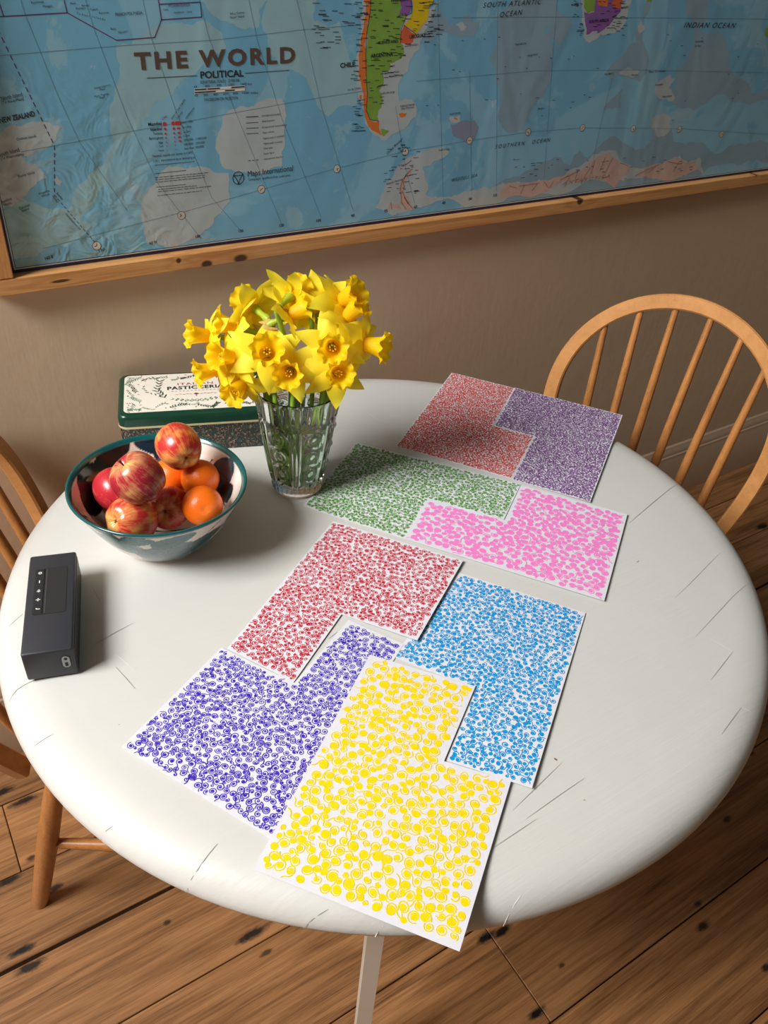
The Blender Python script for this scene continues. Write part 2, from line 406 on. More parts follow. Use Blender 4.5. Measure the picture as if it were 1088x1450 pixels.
tag(make_chair((0.072, -0.258), -0.52, 0.295), 'wooden hoop-back chair tucked under the table beside the black speaker', 'chair', 'hoop-back wooden chairs')

# ------------------------------------------------------------------ world map in pine frame
MY = -0.006                                   # map plane
FYF = -0.024                                  # frame front
MX0, MX1, MZ0, MZ1 = 0.176, 2.22, 1.0135, 2.28
kn = []
for (px, py, rx, rz) in [(253, 369, .0042, .0042), (293, 374, .0095, .0062), (341, 366, .012, .0066), (822, 284, .0085, .0085), (1072, 247, .0040, .0040), (86, 398, .014, .0022)]:
    q = hit(px, py, 1, FYF); kn.append((q[0], FYF, q[2], rx, rz))
PINE = wood('pine_frame', srgb(222, 168, 108), srgb(176, 112, 58), (2.2, 45, 45), ring=3.2, rough=0.42, knots=kn, knotcol=(0.085, 0.035, 0.013, 1), contrast=0.75)
PINEV = wood('pine_frame_upright', srgb(222, 168, 108), srgb(176, 112, 58), (45, 45, 2.2), ring=3.2, rough=0.42, contrast=0.75)
wm = empty('world_map', (1.2, -0.001, 0.986))
tag(wm, 'large laminated political world map in a pale pine frame on the wall', 'map')
INV = Matrix.Translation((-1.2, 0.001, -0.986))
def mp(o):                                    # mesh given in world coordinates -> child of the map (or of its sheet)
    o.parent = wm; o.location = (-1.2, 0.001, -0.986); return o
mp(box('frame_rail', MX0-0.036, MX1+0.036, FYF, -0.002, 0.9885, 1.0135, PINE, None, 0.0015, 1))
mp(box('frame_rail', MX0-0.036, MX1+0.036, FYF, -0.002, MZ1, MZ1+0.028, PINE, None, 0.0015, 1))
mp(box('frame_stile', MX0-0.036, MX0, FYF-0.0004, -0.002, 1.0137, MZ1-0.0002, PINEV, None, 0.0015, 1))
mp(box('frame_stile', MX1, MX1+0.036, FYF-0.0004, -0.002, 1.0137, MZ1-0.0002, PINEV, None, 0.0015, 1))
# laminated paper
def laminate(mt, rough=0.30):
    pp = mt.co(); cx = mt.n('ShaderNodeSeparateXYZ', {0: pp})
    wr = mt.noise(mt.scale(pp, (1, 1, 0.55)), 5.5, 2, 0.5, 1.2)
    corner = mt.rng(mt.vmath('LENGTH', mt.scale(mt.vmath('SUBTRACT', pp, (0.20, 0, 1.04)), (1, 0, 1))), 0.30, 0.04)
    h = mt.math('ADD', mt.math('MULTIPLY', wr, 0.35), mt.math('MULTIPLY', mt.math('MULTIPLY', mt.noise(pp, 22, 2, 0.5, 1.5), corner), 0.55))
    mt.b.inputs['Coat Weight'].default_value = 0.55; mt.b.inputs['Coat Roughness'].default_value = 0.16
    nd = mt.n('ShaderNodeBump', {'Strength': 0.55, 'Distance': 0.02, 'Height': h})
    mt.set(mt.b.inputs['Normal'], nd.outputs[0]); mt.set(mt.b.inputs['Coat Normal'], nd.outputs[0])
m = NT('map_ocean'); p = m.co()
na = m.noise(m.scale(p, (1, 1, 1)), 3.3, 6, 0.62, 0.6); nb = m.noise(m.vmath('ADD', p, (5, 0, 3)), 7.5, 6, 0.65, 0.8)
col = m.mix(m.rng(na, 0.49, 0.52), srgb(118, 182, 214), srgb(138, 194, 220))
col = m.mix(m.rng(nb, 0.56, 0.585, 0, 0.75), col, srgb(148, 196, 216))
col = m.mix(m.rng(nb, 0.66, 0.68, 0, 0.7), col, srgb(168, 196, 208))
col = m.mix(m.rng(m.noise(m.vmath('ADD', p, (2, 0, 9)), 34, 3, 0.6, 1.0), 0.72, 0.75, 0, 0.6), col, srgb(190, 208, 214))
m.base(col, 0.4, 0.4); laminate(m); OCEAN = m.m
sheet = mp(box('map_sheet', MX0+0.0005, MX1-0.0005, MY, -0.0025, MZ0+0.0005, MZ1-0.0005, OCEAN))
_mapmats = {}
def map_mat(name, c1, var=0.10, vs_=40):
    if name not in _mapmats:
        mt = NT('map_'+name); n = mt.noise(mt.co(), vs_, 4, 0.6)
        mt.base(mt.mix(n, tuple(c*(1-var) for c in c1[:3])+(1,), tuple(min(1, c*(1+var)) for c in c1[:3])+(1,)), 0.4, 0.4); laminate(mt)
        _mapmats[name] = mt.m
    return _mapmats[name]
def W(px, py): q = hit(px, py, 1, MY); return (q[0], q[2])
def clampz(z): return max(z, MZ0+0.0075)
def sub(o, kind=None):
    o.parent = sheet
    if kind: o['kind'] = kind
    return o
rfr = random.Random(11)
def fractal(pts, amp, it=3):
    for k in range(it):
        out = []
        for a, b in zip(pts, pts[1:]+pts[:1]):
            out.append(a); dx, dy = b[0]-a[0], b[1]-a[1]; r = rfr.uniform(-amp, amp)
            out.append(((a[0]+b[0])/2-dy*r, (a[1]+b[1])/2+dx*r))
        pts = out; amp *= 0.85
    return pts
_pc = [0]
def poly_wall(name, polys, mat, layer, amp=0.12, it=3):
    for pts in polys:
        V, Fc = [], []; _pc[0] += 1
        poly_one(name, pts, mat, layer+0.04*(_pc[0] % 20), amp, it)
def poly_one(name, pts, mat, layer, amp, it):
    V, Fc = [], []
    for pts in (pts,):
        pts = fractal([W(*q) for q in pts], amp, it)
        pts = [(min(max(x, MX0+0.006), MX1-0.006), min(clampz(z), MZ1-0.006)) for x, z in pts]
        b = len(V); y = MY-0.00003*layer
        V += [(x, y, z) for x, z in pts]
        for t in tessellate_polygon([[Vector((x, z, 0)) for x, z in pts]]): Fc.append((b+t[0], b+t[1], b+t[2]))
    # make every face look at the room
    o = mesh_obj(name, V, Fc, mat)
    bm = bmesh.new(); bm.from_mesh(o.data)
    for fc in bm.faces:
        fc.normal_update()
        if fc.normal.y > 0: fc.normal_flip()
    bm.to_mesh(o.data); bm.free()
    return sub(o)
def Z(lst, ox, oy, s): return [(ox+a/s, oy+b/s) for a, b in lst]
zA = lambda L: Z(L, 480, 0, 5.44); zB = lambda L: Z(L, 800, 0, 3.778); zC = lambda L: Z(L, 700, 170, 2.804)
zD = lambda L: Z(L, 520, 160, 5.44); zE = lambda L: Z(L, 0, 0, 3.62); zF = lambda L: Z(L, 0, 0, 2.0); zG = lambda L: Z(L, 480, 0, 1.789)
# shallow seas (pale tints), below the countries
poly_wall('sea_shallows', [
    zF([(330,130),(470,70),(560,60),(640,130),(560,200),(420,330),(340,420),(310,520),(230,620),(190,600),(290,470),(310,330)]),
    zF([(770,-10),(900,-10),(890,60),(960,60),(980,130),(1010,300),(930,330),(880,250),(800,200),(760,150),(740,60)]),
    zF([(560,-10),(760,-10),(730,80),(640,60),(590,30)]),
    zF([(0,600),(60,560),(200,600),(260,640),(190,700),(60,745),(10,740)])], map_mat('shallow_sea', srgb(152, 194, 206), 0.06), 1, 0.2, 5)
poly_wall('sea_shallows', [
    zG([(380,150),(400,40),(490,-20),(560,-20),(520,80),(540,190),(500,260),(470,330),(420,330),(410,240)]),
    zB([(700,150),(830,170),(880,330),(950,420),(1088,470),(1088,540),(560,540),(590,390),(650,330),(690,240)]),
    zB([(640,0),(770,0),(770,90),(700,170),(660,90)]),
    zB([(400,120),(450,60),(470,0),(440,0),(380,160),(385,230),(300,310),(220,390),(240,430),(400,440),(440,390),(430,250)]),
    zG([(690,250),(720,225),(715,270),(670,280)]), zG([(540,20),(590,60),(560,120),(530,100)]),
    zC([(0,265),(90,225),(170,180),(220,160),(300,180),(340,120),(370,150),(430,90),(500,80),(560,120),(620,90),(640,20),(700,10),(740,90),(830,90),(900,130),(1000,100),(1088,90),(1088,170),(0,330)]),
    zA([(730,60),(800,130),(860,200),(1000,120),(1088,160),(1040,280),(900,270),(760,260),(660,330),(640,250),(700,130)])], map_mat('mid_sea', srgb(140, 172, 190), 0.06), 2, 0.2, 5)
poly_wall('sea_shelf', [
    zE([(-20,690),(60,640),(150,625),(230,625),(320,650),(290,710),(190,770),(90,800),(190,840),(245,910),(150,970),(60,1060),(-30,1110)]),
    zE([(290,900),(320,930),(310,955),(285,940)]),
    zF([(630,330),(690,300),(800,280),(805,380),(800,470),(700,490),(640,480),(610,420)]),
    zF([(400,580),(440,520),(480,470),(560,470),(650,490),(650,570),(600,640),(520,690),(420,690),(410,640)]),
    zD([(60,735),(100,640),(200,490),(260,400),(370,330),(500,270),(640,290),(600,340),(520,370),(430,420),(440,480),(470,560),(450,630),(600,650),(800,600),(1000,560),(1088,540),(1088,645),(700,690),(350,745)]),
    zA([(190,0),(160,300),(140,420),(145,620),(175,800),(200,950),(260,1030),(350,1090),(390,1060),(480,1000),(590,900),(600,830),(560,760),(460,780),(470,620),(560,450),(640,300),(720,130),(800,0)]),
    zA([(730,1140),(800,1130),(850,1170),(800,1215),(740,1200)]), zA([(850,900),(930,890),(940,940),(880,950)]), zA([(900,190),(960,170),(990,210),(940,240)]),
    zB([(85,0),(95,60),(105,150),(100,200),(130,230),(190,185),(330,110),(360,0)]), zB([(510,430),(560,400),(590,420),(560,470),(590,529),(530,529),(480,480)]),
    zB([(290,385),(340,360),(400,380),(390,405),(300,400)]), zB([(410,110),(430,150),(400,180),(390,140)]),
    zC([(620,-10),(700,-10),(700,40),(650,70),(620,40)]), zC([(40,255),(180,235),(330,190),(460,120),(560,190),(740,140),(820,150),(830,215),(20,310)])],
    map_mat('shelf_sea', srgb(182, 196, 200), 0.07), 3, 0.18, 5)
poly_wall('sea_basin', [zD([(640,90),(740,60),(830,60),(860,110),(830,200),(760,230),(660,180)])], map_mat('basin_sea', srgb(140, 152, 176), 0.06), 4, 0.12)
# countries
def country(pts, cname, colr, it=3, amp=0.14, layer=5):
    poly_wall('country', [pts] if isinstance(pts[0], tuple) else pts, map_mat(cname, colr, 0.16, 90), layer, amp, it)
country(zA([(245,-30),(240,100),(215,250),(205,420),(210,600),(220,720),(210,850),(240,925),(305,930),(300,870),(340,780),(310,700),(345,640),(340,555),(390,540),(395,490),(480,455),(505,400),(490,340),(475,330),(475,220),(520,120),(460,120),(480,60),(450,-30)]), 'green_land', srgb(128, 170, 72))
country([zA([(190,-30),(180,250),(152,420),(160,600),(190,720),(190,830),(215,940),(250,1000),(330,1045),(322,1010),(310,935),(240,920),(210,850),(220,720),(205,600),(205,420),(215,250),(240,100),(248,-30)]), zA([(160,730),(178,735),(175,765),(157,760)])], 'orange_land', srgb(222, 122, 52), layer=6)
country(zA([(326,990),(388,1012),(342,1050),(326,1035)]), 'green_land', srgb(128, 170, 72), 2)
country(zA([(455,-30),(545,-30),(558,60),(530,115),(465,112),(485,60)]), 'purple_land', srgb(140, 92, 168), 2, layer=6)
country(zA([(560,-30),(740,-30),(690,60),(680,150),(640,200),(595,262),(500,190),(560,110)]), 'yellow_land', srgb(226, 196, 24), layer=7)
country(zA([(500,195),(592,262),(570,320),(520,345),(470,335),(480,240)]), 'red_land', srgb(214, 102, 62), 2, layer=8)
country([zA([(460,878),(490,868),(520,870),(510,898),(475,902)]), zA([(885,905),(915,915),(910,925),(890,915)])], 'orange_land', srgb(222, 122, 52), 2)
country(zB([(105,55),(125,72),(160,60),(165,-20),(312,-20),(300,60),(240,130),(185,175),(115,185),(110,130)]), 'purple_land', srgb(140, 92, 168))
country(zB([(98,-20),(165,-20),(160,60),(122,72),(102,40)]), 'green_land', srgb(128, 170, 72), 2, layer=6)
country(zB([(165,-20),(238,-20),(228,35),(180,30)]), 'orange_land', srgb(222, 122, 52), 2, layer=6)
country(zB([(272,-20),(314,-20),(300,45),(250,25)]), 'red_land', srgb(214, 102, 62), 2, layer=6)
country([zB([(435,-20),(475,-20),(460,10),(440,12)]), zB([(1075,150),(1100,140),(1110,200),(1070,190)])], 'green_land', srgb(128, 170, 72), 2)
country([zC([(20,310),(40,258),(100,250),(180,240),(250,225),(330,200),(400,155),(460,130),(490,160),(540,190),(500,235),(480,270)]), zC([(545,228),(590,195),(640,175),(690,160),(740,150),(770,170),(800,160),(810,195),(740,225)]),
         zD([(350,425),(320,440),(265,520),(245,600),(255,700),(290,745),(355,745),(320,650),(280,600),(285,540),(335,470)]), zD([(160,740),(180,690),(240,700),(260,740)])], 'ice_land', srgb(206, 178, 168), layer=6)
# printed lines
MAP_INK = plain('map_ink', srgb(40, 44, 58), 0.5); MAP_NAVY = plain('map_navy', srgb(34, 22, 66), 0.5); MAP_GRID = plain('map_grid', srgb(96, 134, 156), 0.5)
MAP_PURP = plain('map_purple', srgb(92, 54, 110), 0.5); MAP_RED = plain('map_red', srgb(206, 44, 52), 0.5); MAP_WHT = plain('map_white', srgb(232, 230, 224), 0.5); MAP_BRN = plain('map_title_brown', srgb(92, 74, 66), 0.5); MAP_ROSE = plain('map_relief', srgb(174, 136, 124), 0.6)
def strips(name, lines, wdt, mat, layer=10, dash=None, kind=None):
    V, Fc = [], []; y = MY-0.00003*layer
    for ln in lines:
        P2 = [np.array(q) for q in ln]
        if dash:
            out = []
            for a, b in zip(P2[:-1], P2[1:]):
                L = np.linalg.norm(b-a); n = max(1, int(L/dash)); out += [(a+(b-a)*(i/n), a+(b-a)*((i+.62)/n)) for i in range(n)]
            segs = out
        else: segs = list(zip(P2[:-1], P2[1:]))
        for a, b in segs:
            t = b-a; L = np.linalg.norm(t)
            if L < 1e-6: continue
            t = t/L; s = np.array([-t[1], t[0]])*wdt/2; e = t*wdt*0.3*(0 if dash else 1); k = len(V)
            for q in (a-e-s, b+e-s, b+e+s, a-e+s): V.append((q[0], y, q[1]))
            Fc.append((k, k+1, k+2, k+3))
    return sub(mesh_obj(name, V, Fc, mat), 'stuff' if len(Fc) > 1 else None)
def WL(pts): return [W(*q) for q in pts]
strips('grid_lines', [WL(l) for l in [[(20,-30),(36,22),(83,138),(113,202),(180,298)], [(115,-20),(133,41),(180,166),(225,262),(285,338)], [(200,-10),(213,50),(250,160),(300,280),(342,328)], [(280,-10),(295,50),(330,150),(400,320)], [(350,-10),(365,60),(400,170),(455,308)],
    [(418,-10),(430,40),(455,150),(500,298)], [(620,-10),(623,120),(628,290)], [(560,150),(575,240),(588,290)], [(665,100),(667,200),(668,276)], [(705,-10),(704,120),(703,270)], [(790,-10),(780,120),(770,262)], [(870,100),(850,180),(835,252)],
    [(-5,79),(180,64),(300,57),(430,42),(520,34)], [(30,215),(180,187),(430,142),(520,128)], [(590,115),(760,100),(900,99),(1088,103)], [(60,352),(260,300),(470,240),(575,214),(665,199),(748,187),(825,181),(962,182),(1088,190)], [(640,25),(800,24),(1088,27)]]], 0.00055, MAP_GRID, 9)
strips('border_lines', [WL(l) for l in [[(0,23.5),(95,18),(165,57),(219,53),(228.5,28),(223,-8)], [(95,18),(89,-6)], [(-1,5),(5,23)], [(228,28),(285.5,24),(283.5,3),(226,6)]]], 0.0012, MAP_PURP, 10)
strips('date_line', [WL([(-4,40),(20,90),(77,206),(77,276)])], 0.0013, MAP_PURP, 10, dash=0.009)
strips('date_line', [WL([(77,276),(104,308),(136,345)])], 0.0008, MAP_INK, 10, dash=0.0065)
strips('map_border', [[(MX0+0.003, MZ1-0.004), (MX0+0.003, MZ0+0.003), (MX1-0.003, MZ0+0.003), (MX1-0.003, MZ1-0.004)]], 0.0042, MAP_NAVY, 12)
strips('map_border', [[(MX0+0.0064, MZ1-0.007), (MX0+0.0064, MZ0+0.0064), (MX1-0.0064, MZ0+0.0064), (MX1-0.0064, MZ1-0.007)]], 0.0010, MAP_WHT, 12)
strips('map_border', [[(MX0+0.0077, MZ1-0.008), (MX0+0.0077, MZ0+0.0077), (MX1-0.0077, MZ0+0.0077), (MX1-0.0077, MZ1-0.008)]], 0.0008, MAP_NAVY, 12)
# country outlines / relief strokes
strips('border_lines', [WL(zA(l)) for l in [[(246,0),(240,100),(215,250),(205,420),(210,600),(220,720),(210,850),(240,922),(308,932)], [(475,330),(478,230),(520,120),(560,100),(560,0)], [(460,115),(530,117)], [(500,192),(592,262)]]], 0.0008, MAP_INK, 13)
strips('relief_strokes', [WL(zD(l)) for l in [[(345,430),(310,465),(270,520),(255,580),(262,650),(265,690),(300,740)], [(270,600),(290,650),(320,700)], [(240,405),(300,395),(340,365)], [(180,690),(190,740)], [(285,650),(310,690),(350,735)], [(300,470),(275,530),(285,570)]]] +
       [WL(zC(l)) for l in [[(60,262),(90,270)], [(100,262),(180,250)], [(105,292),(120,258)], [(200,246),(215,270)], [(260,238),(330,205)], [(330,205),(320,240)], [(345,250),(380,190)], [(400,160),(385,215)], [(440,150),(420,200)], [(470,150),(440,210)], [(500,170),(530,180)], [(560,220),(655,175)], [(610,210),(640,185)], [(690,165),(740,175)], [(150,280),(170,255)], [(220,268),(235,243)], [(710,205),(735,165)], [(280,262),(300,225)]]], 0.0016, MAP_ROSE, 13)
# clock discs along the bottom
def disc(name, pts, r, mat, layer, n=20):
    V, Fc = [], []; y = MY-0.00003*layer
    for q in pts:
        x, z = W(*q); k = len(V); V += [(x+r*math.cos(2*math.pi*i/n), y, z+r*math.sin(2*math.pi*i/n)) for i in range(n)]; Fc.append(tuple(range(k, k+n)))
    return sub(mesh_obj(name, V, Fc, mat))
CLK = [(137,348),(257,305),(370,268),(477,239),(574,215),(665,199),(748,187),(825,181),(897,182),(962,183),(1022,190)]
for q in CLK: disc('clock_ring', [q], 0.0066, MAP_INK, 11); disc('clock_face', [q], 0.0059, map_mat('clock', srgb(206, 202, 188), 0.04), 13)
rc = random.Random(3); L = []
for q in CLK:
    x, z = W(*q)
    for _ in range(2):
        a = rc.uniform(0, 6.28); L.append([(x, z), (x+0.0034*math.cos(a), z+0.0034*math.sin(a))])
strips('clock_hands', L, 0.0011, MAP_INK, 15)
# lettering
DG = bpy.context.evaluated_depsgraph_get()
def text_mesh(s, bold=0.0, shear=0.0, spacing=1.0):
    cu = bpy.data.curves.new('txt', 'FONT'); cu.body = s; cu.size = 1.0; cu.offset = bold; cu.shear = shear; cu.space_character = spacing; cu.resolution_u = 3
    ob = bpy.data.objects.new('txt', cu); COL.objects.link(ob); bpy.context.view_layer.update()
    me = bpy.data.meshes.new_from_object(ob.evaluated_get(bpy.context.evaluated_depsgraph_get()))
    bpy.data.objects.remove(ob, do_unlink=True)
    V = np.array([v.co[:] for v in me.vertices]); Fc = [tuple(q.vertices) for q in me.polygons]
    bpy.data.meshes.remove(me)
    return V, Fc
CAPH = 0.729 if False else None
_ref = text_mesh('H')[0]; CAPH = float(_ref[:, 1].max())
def text_on(name, s, o, u, v, width, cap, mat, parent_fn, bold=0.0, shear=0.0, spacing=1.0):
    """o: 3D left baseline, u/v: unit axes of the surface"""
    V, Fc = text_mesh(s, bold, shear, spacing)
    x0, x1 = V[:, 0].min(), V[:, 0].max(); sx = width/(x1-x0) if width else cap/CAPH; sy = cap/CAPH
    P3 = np.array(o)[None] + (V[:, :1]-x0)*sx*np.array(u)[None] + V[:, 1:2]*sy*np.array(v)[None]
    return parent_fn(mesh_obj(name, P3, Fc, mat))
def map_text(s, a, b, hpx, mat=MAP_INK, bold=0.0, shear=0.0, spacing=1.0, name='lettering', layer=16):
    A, B = np.array(W(*a)), np.array(W(*b)); cap = W(a[0], a[1]-hpx)[1]-A[1]
    d = B-A; L = np.linalg.norm(d); d /= L; y = MY-0.00003*layer
    return text_on(name, s, (A[0], y, A[1]), (d[0], 0, d[1]), (-d[1], 0, d[0]), L, cap, mat, sub, bold, shear, spacing)
map_text('THE WORLD', (192, 98.5), (418, 88), 23, MAP_BRN, 0.035, 0, 1.25)
map_text('POLITICAL', (284, 111), (345, 108), 9.5, MAP_INK, 0.022)
strips('rule_lines', [WL([(208,110.6),(279,107.2)]), WL([(347,103.6),(409,99.5)])], 0.0008, MAP_INK, 12)
map_text('EQUATORIAL SCALE 1 : 20 000 000', (284, 118.5), (339, 115.5), 4.2)
map_text('VAN DER GRINTEN PROJECTION', (289, 143.5), (337, 140.5), 4.2)
strips('scale_bar', [WL([(276,127),(346,122.6)]), WL([(276,131.2),(346,126.6)])], 0.0032, MAP_WHT, 12)
strips('scale_bar', [WL([(276,127),(292,126)]), WL([(294,126),(311,124.9)]), WL([(328,123.8),(346,122.6)]), WL([(276,131.2),(290,130.3)]), WL([(291,130.2),(305,129.3)]), WL([(319,128.4),(332,127.5)])], 0.0018, MAP_INK, 14)
for s, a in (('0', 275), ('400', 290), ('800', 307), ('1200', 323), ('1600 km', 341)): map_text(s, (a, 124.4-(a-275)*.06), (a+4*max(1, len(s)*.55), 124-(a-275)*.06), 3.2)
for s, a in (('0', 276), ('200', 288), ('400', 302), ('600', 316), ('800', 330), ('1000 miles', 343)): map_text(s, (a, 137-(a-275)*.06), (a+4*max(1, len(s)*.55), 136.6-(a-275)*.06), 3.2)
map_text('Maps International', (351, 250), (415, 241.5), 8, MAP_INK, 0.0)
map_text('Cartographic excellence from Lovell Johns', (351.5, 256), (411, 249.5), 3.4)
# emblem: ring with a curved triangle
ex, ez = W(337.5, 252)
ring = [[(ex+0.0095*math.cos(a*math.pi/16), ez+0.0095*math.sin(a*math.pi/16)) for a in range(33)]]
tri = []
for a0 in (math.radians(150), math.radians(30), math.radians(270)):
    a1 = a0-math.radians(120); P0 = np.array([math.cos(a0), math.sin(a0)])*0.0092; P1 = np.array([math.cos(a1), math.sin(a1)])*0.0092
    tri.append([tuple(np.array([ex, ez])+P0*(1-t)+P1*t - (P0+P1)*0.5*t*(1-t)*0.9) for t in np.linspace(0, 1, 9)])
strips('emblem', ring+tri, 0.0011, MAP_INK, 14)
# legend
for s, a, b, h in (('Mumbai', (210, 178.5), (229, 176.5), 4.8), ('Istanbul', (213, 185.3), (229, 183.8), 4.2), ('Toronto', (217, 191.3), (230, 190), 3.8), ('Birmingham', (211.5, 198), (231, 196.2), 3.6), ('Riga', (225, 203.5), (231, 202.8), 3.0), ('Cork', (225.5, 208.6), (231.5, 208), 2.8), ('Avarua', (224.5, 214.5), (232, 213.8), 2.6)):
    map_text(s, a, b, h, MAP_INK, 0.02 if h > 4 else 0.008)
for s, a, b in (('over 10m', (257.5, 175), (273, 173)), ('5-10m', (259, 182), (271, 180.5)), ('2-5m', (259.5, 188.3), (269.5, 187)), ('1-2m', (260, 194), (268.5, 192.8)), ('250,000 - 1,000,000', (260.5, 200), (292.5, 196.5)), ('100,000 - 250,000', (261, 206), (290, 203)), ('less than 100,000', (261.5, 212), (288.5, 208.6))):
    map_text(s, a, b, 3.2)
dots = [(233,175.5,.0048),(245,174.6,.0046),(233.7,182.5,.0032),(246,182,.0032),(234.3,189.3,.0026),(246.5,188.6,.0026),(235,195.2,.002),(247,194.5,.002),(235.8,201.2,.0016),(247.6,200.3,.0016),(236.3,206.8,.0012),(248.3,205.6,.0012),(237,212.6,.001),(249,211.5,.001)]
for a, b, r in dots: disc('city_dot', [(a, b)], r*.58, MAP_RED, 13, 14)
strips('city_squares', [[(W(a, b)[0]-r, W(a, b)[1]), (W(a, b)[0]+r, W(a, b)[1])] for a, b, r in ((252,174.2,.0026),)], 0.0052, MAP_RED, 13)
strips('city_squares', [[(W(a, b)[0]-r, W(a, b)[1]), (W(a, b)[0]+r, W(a, b)[1])] for a, b, r in ((252.7,181.5,.0017),(253.5,188,.0015),(254,194,.0012),(254.8,199.6,.0009))], 0.0026, MAP_RED, 13)
for s, a, b in (('City', (230, 170.5), (236, 164.5)), ('State or Sea Capital', (243.5, 169.5), (262.5, 141.5)), ('Capital', (251, 169), (258.5, 159.5)), ('Inhabitants', (264, 168.5), (275.5, 153))): map_text(s, a, b, 3.0, MAP_INK, 0, 0)
map_text('National capitals are shown in CAPS', (216, 222.8), (272.5, 217.5), 3.6)
map_text('Administered by or belonging to', (228, 228.6), (276, 224), 3.4); map_text('( UK )', (217, 229.6), (225.5, 228.9), 3.2)
rf_ = random.Random(2); fine_print = []
for a, b in (((219.5,234),(275.5,228.6)), ((219.5,245.8),(264,241)), ((220,251.5),(294.5,244.4)), ((220,254.8),(290,247.8)), ((220,258),(290,251)), ((221.5,265),(263,261)), ((224,268.3),(279,262.6)), ((224,271.4),(299,263.6)), ((223,277),(286.5,270))):
    A, B = np.array(W(*a)), np.array(W(*b)); t = 0.0
    while t < 0.97:                            # too small to read in place: word-length ink dashes
        e_ = min(1.0, t+rf_.uniform(.03, .11)); fine_print.append([tuple(A+(B-A)*t), tuple(A+(B-A)*e_)]); t = e_+.018
strips('fine_print', fine_print, 0.0007, MAP_INK, 15)
strips('legend_lines', [WL([(348.5,165.8),(365.5,164.8)])], 0.0012, MAP_PURP, 12)
strips('legend_lines', [WL([(348.5,174.2),(365.5,173.2)]), WL([(349,181.8),(366,180.8)]), WL([(349,189.5),(366,188.6)])], 0.0007, MAP_INK, 12)
strips('legend_lines', [WL([(351.5,227.5),(368,226.2)])], 0.0009, MAP_INK, 12, dash=0.006)
for s, a, b in (('International boundary', (371,165.2), (397,162.4)), ('State boundary', (371,173), (389.5,171)), ('Disputed boundary', (371.5,181.6), (406.5,177.6)), ('Major railway', (372,189.4), (388.5,187)), ('Highest peak in continent', (372.5,197.4), (402.5,193.4)), ('Highest peak in country', (373,204.6), (400,201.4)), ('Other peak', (373.5,211.6), (386,210)), ('Depth figure', (373.5,219), (388.5,216.8)), ('International date line', (374,226.4), (400.5,222.8))):
    map_text(s, a, b, 2.6)
